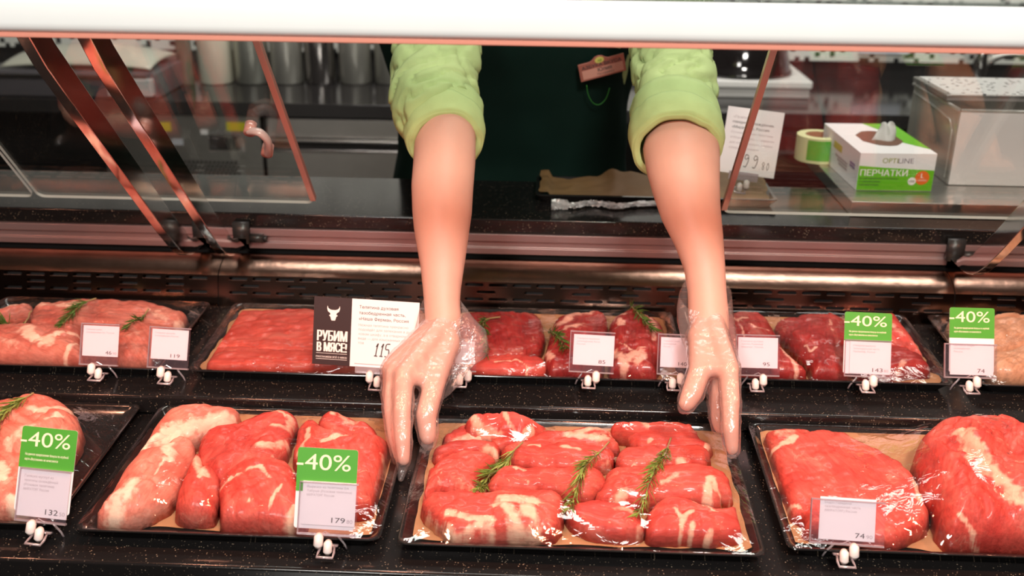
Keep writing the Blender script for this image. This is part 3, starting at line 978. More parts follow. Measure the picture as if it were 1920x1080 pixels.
meat('F3', [(1211,974),(1240,947),(1287,944),(1340,961),(1380,959),(1400,974),(1411,991),(1400,1000),(1332,1010),(1287,1007),(1222,1007),(1212,994)], 0.028, 'marbled fillet tapering to the front right corner of the centre tray', 'red_meat',
     [([(1265,960),(1280,975),(1300,966)], .004), ([(1280,975),(1275,1000)], .005), ([(1300,985),(1290,1005)], .005), ([(1300,942),(1345,965)], .0035), ([(1320,1003),(1335,993)], .005)], G3)

G2 = 'pork loins and steaks in the tray left of centre'
meat('F2', [(205,822),(218,802),(265,789),(340,765),(392,760),(440,763),(460,770),(440,788),(400,800),(378,812),(345,826),(265,853),(226,862),(211,844)], 0.038, 'long pale pork loin with a cream fat band, back left of the tray', 'pork',
     [([(235,850),(290,825),(350,805),(420,785)], .016), ([(300,785),(340,775),(380,778)], .008, .6)], G2, ridge=[([(260,812),(380,772)], .014, .004)])
meat('F2', [(145,906),(154,886),(211,868),(307,846),(340,832),(364,838),(363,864),(340,906),(327,930),(286,958),(224,975),(198,978),(166,962)], 0.042, 'thick pale pork loin with a cream end, nearest the left tray corner', 'pork',
     [([(200,960),(225,935),(245,920)], .016), ([(315,840),(318,868)], .011), ([(230,890),(300,870)], .005, .5), ([(290,900),(310,870)], .003, .9), ([(160,900),(185,880)], .006, .8)], G2)
meat('F2', [(366,862),(376,852),(386,885),(412,900),(404,960),(370,968),(330,958),(345,905)], 0.038, 'small upright chunk of red meat wedged between the pork loin and the red steak', 'veal',
     [([(374,860),(372,885),(385,895)], .009), ([(380,885),(375,905)], .004)], G2)
meat('F2', [(382,848),(384,822),(400,803),(452,789),(496,770),(527,760),(555,765),(566,776),(556,798),(540,835),(505,862),(470,866),(430,890),(405,890),(388,876)], 0.040, 'deep red steak with a dark hollow, back middle beside the pork loin', 'red_meat',
     [([(515,775),(545,782),(540,798),(512,803)], .006), ([(485,845),(510,838),(540,820)], .007), ([(490,862),(520,850)], .008), ([(440,780),(490,768)], .003, .8)], G2, ridge=[([(400,850),(450,825),(480,815)], .018, -.006)])
meat('F2', [(412,911),(434,887),(465,870),(505,868),(545,880),(556,905),(570,940),(568,984),(530,991),(478,994),(421,984),(414,960)], 0.044, 'smooth bright red cut at the front, left of the green discount card', 'veal',
     [([(415,905),(440,900),(490,890),(505,905)], .005), ([(540,960),(560,950)], .008), ([(505,950),(530,915)], .003)], G2)
meat('F2', [(552,850),(562,806),(590,796),(612,812),(655,822),(712,827),(734,850),(738,880),(728,920),(722,943),(690,953),(640,958),(590,950),(575,918),(558,880)], 0.036, 'broad red steak mostly behind the green discount card, tray left of centre', 'veal',
     [([(722,850),(733,875),(724,900)], .008), ([(605,835),(630,825),(650,822)], .006), ([(560,845),(575,825),(580,810)], .005), ([(672,895),(690,885)], .003)], G2)
meat('F2', [(604,784),(620,765),(646,764),(675,775),(704,793),(715,814),(690,818),(655,815),(622,806)], 0.032, 'small red end piece with a pink membrane, back right corner of its tray', 'red_meat',
     [([(645,775),(650,795),(665,800)], .010, .8), ([(620,770),(625,785)], .005), ([(672,780),(675,800)], .004)], G2)

meat('F1', [(-70,800),(-20,762),(40,748),(100,747),(140,757),(159,785),(156,815),(130,848),(110,862),(40,860),(-40,850)], 0.050, 'fat-streaked pork joint lying under the rosemary sprig, far left front', 'pork',
     [([(60,780),(100,775),(130,762)], .014), ([(90,800),(110,785)], .007), ([(20,830),(60,815)], .01, .8)])
meat('F1', [(-60,880),(-20,862),(30,864),(80,868),(108,872),(100,905),(90,950),(40,975),(-40,970)], 0.042, 'bony pork piece behind the leftmost green discount card', 'pork',
     [([(0,880),(10,905)], .014), ([(20,930),(60,950)], .012)])

meat('F4', [(1419,797),(1428,788),(1467,783),(1567,788),(1580,797),(1628,820),(1676,853),(1706,890),(1718,920),(1730,950),(1724,966),(1697,985),(1657,995),(1513,979),(1499,953),(1455,930),(1439,900),(1429,853)], 0.026, 'wide flat bright red steak, behind the card priced 74.90 at the front', 'veal',
     [([(1440,805),(1470,820),(1480,812)], .014, .7), ([(1455,840),(1490,825)], .007), ([(1500,860),(1530,870)], .012, .5), ([(1580,800),(1600,830)], .008, .5), ([(1460,930),(1500,950)], .004, .9), ([(1715,900),(1728,950)], .005)])
meat('F4', [(1694,806),(1713,772),(1747,758),(1800,753),(1853,764),(1897,788),(1935,816),(1960,860),(1965,960),(1940,1008),(1880,1005),(1790,980),(1752,950),(1738,915),(1712,870)], 0.078, 'large rolled red joint with a pale seam, far right of the front row', 'red_meat',
     [([(1800,825),(1825,865),(1870,905),(1920,940)], .013), ([(1710,840),(1740,855)], .008, .7), ([(1830,815),(1850,840),(1880,850)], .014, .5), ([(1800,945),(1880,970)], .003)], rnd=0.055, ridge=[([(1780,835),(1830,890),(1900,945)], .012, -.010)])

GA = 'pork pieces in the back left tray'
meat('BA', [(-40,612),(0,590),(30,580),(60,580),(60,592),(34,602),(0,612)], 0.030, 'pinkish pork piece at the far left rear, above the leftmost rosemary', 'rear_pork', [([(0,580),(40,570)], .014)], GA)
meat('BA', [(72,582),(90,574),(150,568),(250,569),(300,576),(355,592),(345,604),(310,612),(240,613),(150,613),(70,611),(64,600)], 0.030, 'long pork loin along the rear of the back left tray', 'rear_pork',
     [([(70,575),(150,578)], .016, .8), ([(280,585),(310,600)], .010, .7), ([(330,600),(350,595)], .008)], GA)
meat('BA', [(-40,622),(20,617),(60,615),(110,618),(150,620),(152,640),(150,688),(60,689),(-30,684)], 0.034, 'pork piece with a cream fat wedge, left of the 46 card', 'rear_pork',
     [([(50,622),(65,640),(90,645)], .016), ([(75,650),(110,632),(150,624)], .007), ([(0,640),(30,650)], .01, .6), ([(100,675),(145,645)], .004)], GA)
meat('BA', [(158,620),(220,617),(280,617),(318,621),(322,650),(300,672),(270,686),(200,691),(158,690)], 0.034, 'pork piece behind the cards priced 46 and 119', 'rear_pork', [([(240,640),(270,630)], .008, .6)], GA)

GB = 'red slabs behind the bull-head sign'
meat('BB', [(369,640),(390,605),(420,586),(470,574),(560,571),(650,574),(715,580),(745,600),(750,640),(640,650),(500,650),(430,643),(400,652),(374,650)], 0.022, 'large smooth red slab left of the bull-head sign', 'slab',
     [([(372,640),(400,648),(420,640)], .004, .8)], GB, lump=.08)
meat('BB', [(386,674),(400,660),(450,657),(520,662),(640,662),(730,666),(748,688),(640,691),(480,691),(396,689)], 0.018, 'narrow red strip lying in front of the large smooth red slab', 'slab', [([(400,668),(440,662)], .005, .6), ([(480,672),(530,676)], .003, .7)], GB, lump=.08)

GC = 'beef pieces between the arms'
meat('BC', [(824,602),(868,587),(940,585),(1003,589),(1018,612),(1018,648),(998,658),(978,666),(900,668),(832,666)], 0.024, 'large dark red beef slab under the leftmost sprig between the arms', 'dark_beef', [([(900,600),(930,592)], .006, .6)], GC, lump=.1)
meat('BC', [(832,682),(890,675),(985,671),(1020,680),(1018,698),(960,704),(880,704),(832,699)], 0.020, 'narrow bright red strip in front of the dark beef slab', 'red_meat', [([(930,682),(975,680),(990,690),(980,702)], .003)], GC)
meat('BC', [(1035,602),(1047,587),(1090,578),(1128,579),(1136,600),(1131,660),(1118,698),(1060,700),(1034,690),(1022,660),(1028,640)], 0.030, 'fatty steak behind the card priced 85', 'dark_beef',
     [([(1050,610),(1080,590),(1105,590)], .012), ([(1024,655),(1034,675)], .008), ([(1060,620),(1090,615)], .012, .9)], GC)
meat('BC', [(1142,592),(1160,575),(1185,570),(1213,580),(1238,600),(1244,640),(1229,678),(1224,700),(1182,703),(1147,696),(1142,650)], 0.036, 'marbled steak with cream fat under the sprig nearest the right hand', 'dark_beef',
     [([(1145,595),(1165,592)], .011), ([(1160,605),(1168,618)], .008), ([(1150,660),(1170,680),(1200,665)], .011), ([(1190,678),(1205,672)], .009), ([(1160,645),(1180,662),(1210,660)], .003), ([(1215,590),(1228,620),(1225,640)], .006, .8)], GC)

GD = 'dark red joints in the back right tray'
meat('BD', [(1322,620),(1345,592),(1372,578),(1420,584),(1440,602),(1462,648),(1502,684),(1495,697),(1440,702),(1335,702),(1318,670)], 0.032, 'dark red joint with white sinews behind the card priced 95', 'dark_beef',
     [([(1375,600),(1390,620),(1395,640)], .003), ([(1380,605),(1420,622),(1440,625)], .003), ([(1465,655),(1495,688)], .005), ([(1385,602),(1400,602)], .005)], GD)
meat('BD', [(1450,602),(1490,592),(1540,587),(1576,596),(1588,620),(1590,660),(1584,698),(1534,703),(1514,682),(1478,642)], 0.032, 'dark glossy lump left of the green discount card priced 143', 'dark_beef',
     [([(1555,605),(1560,625)], .004, .8), ([(1510,650),(1520,662),(1530,655)], .003)], GD)
meat('BD', [(1594,598),(1622,588),(1665,588),(1708,611),(1743,641),(1768,667),(1760,672),(1720,660),(1660,644),(1605,642)], 0.036, 'smooth tapering red joint right of the card priced 143', 'red_meat',
     [([(1660,612),(1690,635)], .010, .7)], GD, lump=.08)
meat('BD', [(1600,652),(1660,651),(1718,667),(1762,682),(1756,694),(1700,699),(1622,702),(1598,690)], 0.026, 'brownish red strip under the smooth tapering joint', 'dark_beef', [([(1680,695),(1695,680)], .006, .7)], GD)

GE = 'pale poultry pieces at the back right'
for pxl, h, lb in (([(1740,586),(1770,571),(1820,563),(1824,588),(1800,607),(1788,626),(1760,608)], .034, 'pale poultry piece at the rear left of its tray, left of the 74 discount card'),
                   ([(1830,571),(1870,564),(1930,570),(1940,598),(1862,606),(1832,598)], .036, 'rounded pale poultry piece at the rear, right of the 74 discount card'),
                   ([(1836,616),(1870,611),(1940,607),(1945,648),(1870,660),(1836,648)], .036, 'pale poultry piece in the middle right of its tray beside the card'),
                   ([(1846,668),(1880,668),(1945,656),(1945,703),(1890,709),(1852,698)], .032, 'pale poultry piece at the front right corner of the back row'),
                   ([(1790,636),(1828,634),(1830,690),(1818,702),(1804,690)], .028, 'pale poultry piece mostly hidden by the 74 discount card')):
    meat('BE', pxl, h, lb, 'poultry', [([pxl[1], pxl[2]], .006, .6)], GE)

# ------------------------------------------------------------------ rosemary


def sprig(key, path, label, mname='rosemary', n=120, nl=0.026, group=None, dens=1.0):
    """path runs from the bare twig end to the leafy tip"""
    tr = TRAYS[key]
    seed = random.random() * 100
    pts = []
    for x, y in path:
        p = at_deck(x, y, tr['zf'], 0.026)
        pts.append(p)
    c = catmull(pts, 8, False)
    zs = [lift_for(key, p.x, p.y) + 0.0035 for p in c]
    zs = [sum(zs[max(0, i - 4):i + 5]) / len(zs[max(0, i - 4):i + 5]) for i in range(len(zs))]
    zs = [max(z, lift_for(key, p.x, p.y, .004) + .002) for z, p in zip(zs, c)]
    c = [Vector((p.x, p.y, z)) for p, z in zip(c, zs)]
    root = empty('rosemary_sprig', c[len(c) // 2])
    T(root, label, 'rosemary', group or 'rosemary sprigs on the meat')
    o = root.location
    c = [p - o for p in c]
    MB().tube(c, [0.0013 - 0.0007 * i / len(c) for i in range(len(c))], 6).build('twig', M['twig'], root, True)
    g = MB()
    rnd = random.Random(seed)
    L = len(c)
    for k in range(n):
        f = 0.18 + 0.82 * k / n
        i = min(int(f * (L - 1)), L - 2)
        p = c[i].lerp(c[i + 1], f * (L - 1) - i)
        t = (c[i + 1] - c[i]).normalized()
        a = rnd.uniform(0, 2 * math.pi)
        side = t.cross(Vector((0, 0, 1))).normalized()
        up = side.cross(t)
        if up.z < 0:
            up = -up
        out = side * math.cos(a) + up * max(math.sin(a), -0.05)
        sp = rnd.uniform(0.22, 0.75)
        d = (t + out * sp).normalized()
        ln = nl * rnd.uniform(0.75, 1.2) * (0.75 + 0.35 * math.sin(math.pi * f))
        w = d.cross(out).normalized() * 0.0012
        th = d.cross(w).normalized() * 0.0005
        q1 = p + d * ln * 0.45 + out * ln * 0.05
        q2 = p + d * ln
        g.add([p - w * .4, p + w * .4, q1 - w, q1 + w, q1 + th, q2], [(0, 1, 4), (0, 4, 2), (1, 3, 4), (2, 4, 5), (4, 3, 5), (0, 2, 3, 1), (2, 5, 3)])
    g.build('leaves', M[mname], root)
    return root


sprig('F3', [(980,838),(950,860),(915,885),(897,925)], 'fresh rosemary sprig on the centre tray, left one of its three')
sprig('F3', [(1142,832),(1108,872),(1085,910),(1068,960)], 'fresh rosemary sprig on the centre tray, between its two others', n=115)
sprig('F3', [(1258,822),(1245,858),(1222,905),(1196,968)], 'fresh rosemary sprig on the centre tray, nearest the right gloved hand', n=135)
sprig('F1', [(70,775),(45,790),(15,815),(-10,850)], 'rosemary sprig on the pork joint behind the leftmost green card', n=115)
sprig('BA', [(60,585),(35,597),(10,608),(-12,618)], 'rosemary sprig at the left frame edge on the back-row pork', 'rosemary_dark')
sprig('BA', [(182,572),(155,583),(137,600),(118,622)], 'rosemary sprig on the back-row pork, just above the 46 card', 'rosemary_dark', 80)
sprig('BA', [(280,592),(268,605),(255,618),(238,632)], 'rosemary sprig on the back-row pork between the 46 and 119 cards', 'rosemary_dark', 70, 0.016)
sprig('BC', [(938,600),(908,608),(910,635),(912,668)], 'rosemary sprig on the dark beef right beside the left glove cuff', 'rosemary_dark', 85, 0.018)
sprig('BC', [(1020,612),(1035,630),(1048,645),(1058,666)], 'rosemary sprig beside the card priced 85, on its left', 'rosemary_dark', 75)
sprig('BC', [(1176,576),(1190,598),(1205,618),(1222,638)], 'rosemary sprig on the marbled steak right of the 85 card', 'rosemary_dark', 75)

# ------------------------------------------------------------------ cling film


def film(key, gap=0.0026, dy=0.0):
    tr = TRAYS[key]
    s = 0.003 if key == 'F3' else 0.0045
    w, d = tr['w'] - 0.004, tr['d'] - 0.004
    nx, ny = int(w / s), int(d / s)
    X = tr['cx'] - w / 2 + w * np.arange(nx + 1) / nx
    Y = tr['y0'] + 0.002 + d * np.arange(ny + 1) / ny
    O = np.full((ny + 1, nx + 1), -1.0)
    for a in tr['meats']:
        fi, fj = (a[:, 0] - X[0]) / (w / nx), (a[:, 1] - Y[0]) / (d / ny)
        for i in (np.floor(fi).astype(int), np.ceil(fi).astype(int)):
            for j in (np.floor(fj).astype(int), np.ceil(fj).astype(int)):
                k = (i >= 0) & (i <= nx) & (j >= 0) & (j <= ny)
                np.maximum.at(O, (j[k], i[k]), a[k, 2] + 0.0015)
    rim = np.array([tr['zf'](y) for y in Y])[:, None] + tr['rim'] + 0.0008
    H = np.repeat(rim, nx + 1, 1)
    F = H.copy()
    for it in range(420):
        H[1:-1, 1:-1] = 0.25 * (H[:-2, 1:-1] + H[2:, 1:-1] + H[1:-1, :-2] + H[1:-1, 2:])
        H = np.maximum(H, O)
        H[0], H[-1], H[:, 0], H[:, -1] = F[0], F[-1], F[:, 0], F[:, -1]
    rng = np.random.RandomState(len(key) + ord(key[1]))
    keep = (H - O) > gap
    rows = {}
    g = MB()
    o = tr['root'].location
    inv = tr['root'].matrix_basis.inverted()
    vid = {}

    def v(j, i):
        if (j, i) not in vid:
            vid[(j, i)] = len(g.v)
            wr = 0.0009 * mnoise.noise(Vector((X[i] * 45 + Y[j] * 30, Y[j] * 60, ord(key[1])))) if 0 < i < nx and 0 < j < ny else 0
            g.v.append(tuple(inv @ Vector((X[i], Y[j], H[j, i] + max(wr, -.0006)))))
        return vid[(j, i)]
    for j in range(ny):
        for i in range(nx):
            if keep[j, i] and keep[j + 1, i] and keep[j, i + 1] and keep[j + 1, i + 1]:
                g.f.append([v(j, i), v(j, i + 1), v(j + 1, i + 1), v(j + 1, i)]); g.m.append(0)
    ob = g.build('cling_film', M['film_taut' if key == 'F3' else 'film'], tr['root'], True)
    ob['label'] = 'clear shiny film stretched over the tray'


for k in TRAYS:
    film(k)
from mathutils.geometry import interpolate_bezier, delaunay_2d_cdt

# ------------------------------------------------------------------ price cards on clips


def glyphs(s, shear=0.0):
    """outlines of a line of lettering as flat polygons with their holes, triangulated"""
    cu = bpy.data.curves.new('t', 'FONT')
    cu.body = s
    cu.size = 1.0
    cu.shear = shear
    o = bpy.data.objects.new('t', cu)
    COL.objects.link(o)
    dg = bpy.context.evaluated_depsgraph_get()
    ev = o.evaluated_get(dg)
    cv = ev.to_curve(dg)
    loops = []
    for sp in cv.splines:
        pts = []
        bp = sp.bezier_points
        n = len(bp)
        for i in range(n):
            p, q = bp[i], bp[(i + 1) % n]
            if (p.handle_right - p.co).length < 1e-5 and (q.handle_left - q.co).length < 1e-5:
                seg = [p.co.copy()]
            else:
                seg = interpolate_bezier(p.co, p.handle_right, q.handle_left, q.co, 5)[:-1]
            pts += [Vector((v.x, v.y, 0)) for v in seg]
        if len(pts) > 2:
            ar = sum(pts[i].x * pts[(i + 1) % len(pts)].y - pts[(i + 1) % len(pts)].x * pts[i].y for i in range(len(pts))) / 2
            loops.append((ar, pts))
    ev.to_curve_clear()
    bpy.data.objects.remove(o)
    bpy.data.curves.remove(cu)
    if not loops:
        return [], []
    pts2, edges = [], []
    for ar, pts in loops:
        b_ = len(pts2)
        pts2 += [Vector((p.x, p.y)) for p in pts]
        edges += [(b_ + i, b_ + (i + 1) % len(pts)) for i in range(len(pts))]
    ov, oe, of = delaunay_2d_cdt(pts2, edges, [], 0, 1e-5)[:3]
    if not of:
        return [], []
    C = np.array([[sum(ov[i].x for i in f) / len(f), sum(ov[i].y for i in f) / len(f)] for f in of])
    wn = np.zeros(len(C))
    for ar, pts in loops:
        for i in range(len(pts)):
            p, q = pts[i], pts[(i + 1) % len(pts)]
            side = (q.x - p.x) * (C[:, 1] - p.y) - (C[:, 0] - p.x) * (q.y - p.y)
            wn += np.where((p.y <= C[:, 1]) & (q.y > C[:, 1]) & (side > 0), 1, 0) - np.where((p.y > C[:, 1]) & (q.y <= C[:, 1]) & (side < 0), 1, 0)
    V = [Vector((v.x, v.y, 0)) for v in ov]
    F = [list(f) for f, k in zip(of, wn) if k != 0]
    return V, F


def text_into(g, s, x, z, size, mi, y, width=None, bold=0.0, height=None, shear=0.0, align='LEFT'):
    """adds flat lettering at local (x, z) on the plane y; width/height stretch it to fit"""
    V, F = glyphs(s, shear)
    if not V:
        return
    x0 = min(v.x for v in V); x1 = max(v.x for v in V)
    z0 = min(v.y for v in V); z1 = max(v.y for v in V)
    sz = height / (z1 - z0) if height else (size or 1.0)
    base = z0 if height else 0
    sx = width / (x1 - x0) if width else sz
    if not height and not size:
        sz = sx
    off = {'LEFT': 0, 'CENTER': -(x1 - x0) * sx / 2, 'RIGHT': -(x1 - x0) * sx}[align]
    for k in ((0,) if not bold else (-1, 0, 1)):
        g.add([(x + (v.x - x0) * sx + off + k * bold * sz, y - k * .00001, z + (v.y - base) * sz) for v in V], F, mi)


def clip_base(root, flip=1):
    """clear foot with two white knobs, at the foot of the card"""
    f = MB()
    # open loop foot lying forward
    a = [(-.007, -.004, -.012), (-.0085, -.012, -.017), (-.0085, -.020, -.0205), (.0085, -.020, -.0205), (.0085, -.012, -.017), (.007, -.004, -.012)]
    a = [(x + .003 * flip, y, z) for x, y, z in a]
    f.tube(a, 0.0014, 8)
    f.box(-.010 + .003 * flip, .010 + .003 * flip, -.003, .004, -.0125, -.0105)
    f.tube([(.012 * flip, .004, -.002), (.018 * flip, .012, -.012), (.020 * flip, .016, -.018)], 0.0012, 8)
    f.build('foot_loop', M['acrylic_edge'], root, True)
    for kx, kz, ky, r in ((-.007 * flip, -.006, -.007, .0052), (.004 * flip, -.012, -.009, .0048)):
        k = MB().tube([(kx, ky + .002, kz + .005), (kx, ky, kz + .0045), (kx, ky - .001, kz - .0045), (kx, ky + .0005, kz - .0052)], [r * .8, r, r, r * .8], 16)
        k.build('knob', M['knob'], root, True)


def place(px, py, Y, lean, rotz=0.0, roll=0.0):
    p = at_y(px, py, Y)
    e = empty('price_tag', p)
    e.rotation_mode = 'QUATERNION'
    e.rotation_quaternion = (Matrix.Rotation(rotz, 3, 'Z') @ Matrix.Rotation(-lean, 3, 'X') @ Matrix.Rotation(roll, 3, 'Y')).to_quaternion()
    d = (p - CAM).dot(FW)
    return e, FPX / d


def small_tag(box, Y, label, lines, price, cents='', lean=R(24), rotz=0.0, roll=0.0, card=None, green=None, flip=1, hold=True, foot=True):
    """box = pixel bounds of the clear holder; card = bounds of the paper; green = bounds of the discount card behind"""
    x0, y0, x1, y1 = box
    root, k = place((x0 + x1) / 2, y1, Y, lean, rotz, roll)
    T(root, label, 'price tag', 'price tags on clear clips')
    W, H = (x1 - x0) / k, (y1 - y0) / k
    cx, cb = (x0 + x1) / 2, y1

    def loc(b):
        return ((b[0] - cx) / k, (cb - b[3]) / k, (b[2] - cx) / k, (cb - b[1]) / k)
    if hold:
        MB().prism(rrect(W, H, .0025, 4, 0, H / 2), .0012, 0, Vector((0, -.0022, 0))).build('holder', M['acrylic'], root)
        e = MB()
        e.box(-W / 2, W / 2, -.0036, .0006, -.001, .0010)
        e.box(-W / 2, W / 2, -.0030, .0004, H - .0012, H + .0004)
        e.box(-W / 2, -W / 2 + .0010, -.0030, .0004, 0, H)
        e.tube([(-.006 * flip, -.0036, .0005), (-.001 * flip, -.0044, .004), (.006 * flip, -.0036, .0005)], .0005, 6)
        e.build('holder_rim', M['acrylic_edge'], root)
    ca = loc(card or (x0 + 4, y0 + 5, x1 - 2, y1 - 14))
    MB().box(ca[0], ca[2], -.0012, -.0004, ca[1], ca[3]).build('card', M['card'], root)
    g = MB()
    cw, ch = ca[2] - ca[0], ca[3] - ca[1]
    for i, ln in enumerate(lines):
        text_into(g, ln, ca[0] + cw * .08, ca[3] - ch * (.15 + .095 * i), ch * .075, 1, -.00135, width=min(cw * .84, cw * .034 * len(ln)))
    g.build('product_text', [M['ink'], M['grey_ink']], root, fix=False)
    g = MB()
    text_into(g, price, ca[0] + cw * (.80 if not cents else .82), ca[1] + ch * .07, ch * .17, 0, -.00135, align='RIGHT', width=cw * .085 * len(price))
    if cents:
        text_into(g, cents, ca[0] + cw * .85, ca[1] + ch * .07, ch * .12, 1, -.00135, width=cw * .11)
    g.build('price_text', [M['ink'], M['grey_ink']], root, fix=False)
    if green:
        gb = loc(green)
        gy = .0006
        w, h = gb[2] - gb[0], gb[3] - gb[1]
        split = loc((0, green[4], 0, green[4]))[1]
        ol = [p for p in rrect(w, h, .003, 4, (gb[0] + gb[2]) / 2, (gb[1] + gb[3]) / 2)]
        pc = MB().prism(ol, .0006, 0, Vector((0, gy + .0006, 0))).build('discount_card', M['card'], root)
        pc['label'] = 'white card with a green top reading minus forty percent'
        up = rrect(w, gb[3] - split, .003, 4, (gb[0] + gb[2]) / 2, (split + gb[3]) / 2)
        n = len(up) // 2
        up = up[:n] + [(gb[0], split), (gb[2], split)]
        t = MB().prism(up, .0003, 0, Vector((0, gy - .0001, 0)))
        t.build('green_field', M['green_card'], pc)
        t = MB()
        hh = gb[3] - split
        text_into(t, '-40%', gb[0] - w * .01, split + (.52 if green[5] else .50) * hh, 0, 0, gy - .0006, width=w * .90, height=hh * .36)
        if green[5]:
            text_into(t, 'На данное предложение бонусы по клубной', gb[0] + w * .10, split + hh * .30, hh * .085, 0, gy - .0006, width=w * .78, bold=.01)
            text_into(t, 'карте «Вкусомания» не начисляются', gb[0] + w * .10, split + hh * .18, hh * .085, 0, gy - .0006, width=w * .60, bold=.01)
        t.build('discount_print', M['cream_ink'], pc, fix=False)
    if foot:
        clip_base(root, flip)
    return root


YB = TRAYS['BB']['y0'] - 0.004
YF = TRAYS['F2']['y0'] - 0.004
small_tag((149, 607, 222, 684), TRAYS['BA']['y0'] - .004, 'small price card reading 46 on the back left pork tray', ['Свинина шейка', 'охлаждённая б/к, Россия'], '46', '90', card=(153, 611, 221, 668), roll=R(1), flip=1)
small_tag((276, 614, 354, 690), TRAYS['BA']['y0'] - .004, 'small price card reading 119 beside the gap between two back trays', ['Говядина духовая', 'охлаждённая, Россия'], '119', card=(281, 618, 350, 674), roll=R(2), flip=1)
small_tag((845, 636, 893, 696), TRAYS['BC']['y0'] - .004, 'small price card almost wholly hidden behind the left glove', ['Говядина'], '95', card=(848, 640, 889, 682), flip=-1)
small_tag((1066, 622, 1150, 698), TRAYS['BC']['y0'] - .004, 'small price card reading 85 in front of the fatty steak', ['Говядина вырезка', 'охлаждённая Ангус', 'Россия'], '85', '', card=(1073, 628, 1149, 685), roll=R(1.5), flip=-1)
small_tag((1231, 627, 1300, 702), TRAYS['BC']['y0'] - .004, 'small price card half covered by the right gloved hand', ['Говядина стейк', 'охлаждённая', 'Россия'], '140', '', card=(1237, 633, 1299, 689), roll=R(1), flip=-1)
small_tag((1379, 628, 1460, 704), TRAYS['BD']['y0'] - .004, 'small price card reading 95 beside the right gloved hand', ['Говядина духовая', 'лопатка Праймбиф', 'Мираторг, Россия'], '95', '', card=(1383, 633, 1457, 690), flip=-1)
small_tag((1582, 638, 1668, 706), TRAYS['BD']['y0'] - .004, 'price card reading 143 with a green minus 40 percent card behind', ['Говядина вырезка', 'тазобедренная часть', 'Праймбиф, Россия'], '143', '80', card=(1592, 641, 1667, 701), green=(1581, 586, 1669, 702, 640, True), roll=R(1), flip=-1)
small_tag((1770, 645, 1866, 708), TRAYS['BE']['y0'] - .004, 'price card reading 74 with a green minus 40 percent card, far right', ['Цыплёнок бедро', 'охлаждённое', 'Россия'], '74', '', card=(1781, 640, 1861, 703), green=(1780, 577, 1863, 699, 634, True), flip=-1)
small_tag((28, 880, 126, 978), TRAYS['F1']['y0'] - .004, 'price card reading 132.50 under a green minus 40 percent card, leftmost', ['Голяшка мускул из', 'телятины охлаждённый', '(Розовая телятина)', 'МИРАТОРГ Россия'], '132', '50', card=(30, 884, 125, 970), green=(22, 803, 128, 962, 880, True), roll=R(4), flip=1)
small_tag((557, 905, 668, 1002), TRAYS['F2']['y0'] - .004, 'price card reading 179.80 under a green minus 40 percent card, before the steaks', ['Вырезка из телятины б/к', 'Табуша (Розовая телятина)', 'МИРАТОРГ Россия'], '179', '80', card=(563, 904, 664, 985), green=(549, 842, 663, 993, 924, False), roll=R(1.5), flip=1)
small_tag((1517, 938, 1655, 1020), TRAYS['F4']['y0'] - .004, 'price card reading 74.90 in front of the wide flat steak', ['Бедро говядины', 'тазобедренная часть', '(МИРАТОРГ) Россия'], '74', '90', card=(1534, 934, 1638, 1013), roll=R(2), flip=-1)

# bull-head sign with the handwritten price
root, k = place(683, 688, YB, R(15), 0.0, R(2.2))
root.name = 'bull_head_sign'
T(root, 'black and white sign with a bull head and handwritten price 115, beside the left hand', 'price sign')
W, H = 197 / k, 128 / k
xs = -W / 2 + 71 / k
MB().box(xs, W / 2, -.0008, 0, 0, H).build('white_card', M['card'], root)
bk = MB().box(-W / 2, xs, -.0009, 0, 0, H).build('black_card', M['black_card'], root)
bk['label'] = 'dark brown panel with the bull head and white slogan'
g = MB()
bw = 71 / k
bx = -W / 2
yy = -.0012
for dx in (-.014, 0, .014):
    text_into(g, 'РУБИМ', bx + bw * (.12 + dx), H * .355, 0, 0, yy + dx * .0005, width=bw * .78, height=H * .155)
    text_into(g, 'В МЯСЕ!', bx + bw * (.12 + dx), H * .195, 0, 0, yy + dx * .0005, width=bw * .78, height=H * .140)
text_into(g, 'РАССКАЖЕМ ВСЁ О МЯСЕ', bx + bw * .10, H * .105, 0, 0, yy, width=bw * .82, height=H * .032, bold=.012)
g.box(bx + bw * .10, bx + bw * .92, yy - .0001, yy, H * .168, H * .173)
g.box(bx + bw * .10, bx + bw * .92, yy - .0001, yy, H * .082, H * .087)
bull = [(-.42, 1.0), (-.44, .82), (-.38, .62), (-.22, .50), (-.20, .40), (-.30, .34), (-.20, .26), (-.15, .08), (-.12, .0), (.12, .0), (.15, .08), (.20, .26), (.30, .34), (.20, .40), (.22, .50), (.38, .62), (.44, .82), (.42, 1.0), (.36, .84), (.26, .76), (.12, .72), (-.12, .72), (-.26, .76), (-.36, .84)]
sc = H * .215
g.prism([(bx + bw * .52 + x * sc, H * .66 + z * sc) for x, z in bull], .0002, 0, Vector((0, yy + .0001, 0)))
g.build('slogan_print', M['white_ink'], root, fix=False)
g = MB()
wx = xs + (W / 2 - xs) * .11
ww = (W / 2 - xs)
for i, ln in enumerate(['Телятина духовая', 'тазобедренная часть,', '«Наша Ферма», Россия']):
    text_into(g, ln, wx, H * (.865 - .085 * i), H * .062, 0, yy, width=ww * (.58, .69, .74)[i])
for i, ln in enumerate(['Нежная телятина прекрасно', 'подойдёт для запекания в ду-', 'ховом шкафу, а в отварном', 'виде — для изысканных сала-', 'тов']):
    text_into(g, ln, wx, H * (.605 - .066 * i), H * .052, 1, yy, width=ww * (.74, .79, .71, .78, .09)[i])


def pen(strokes, x, z, s, r):
    for st in strokes:
        c = catmull([(x + px * s, yy - .0002, z + pz * s) for px, pz in st], 5, False)
        g.tube(c, r, 6, 0)


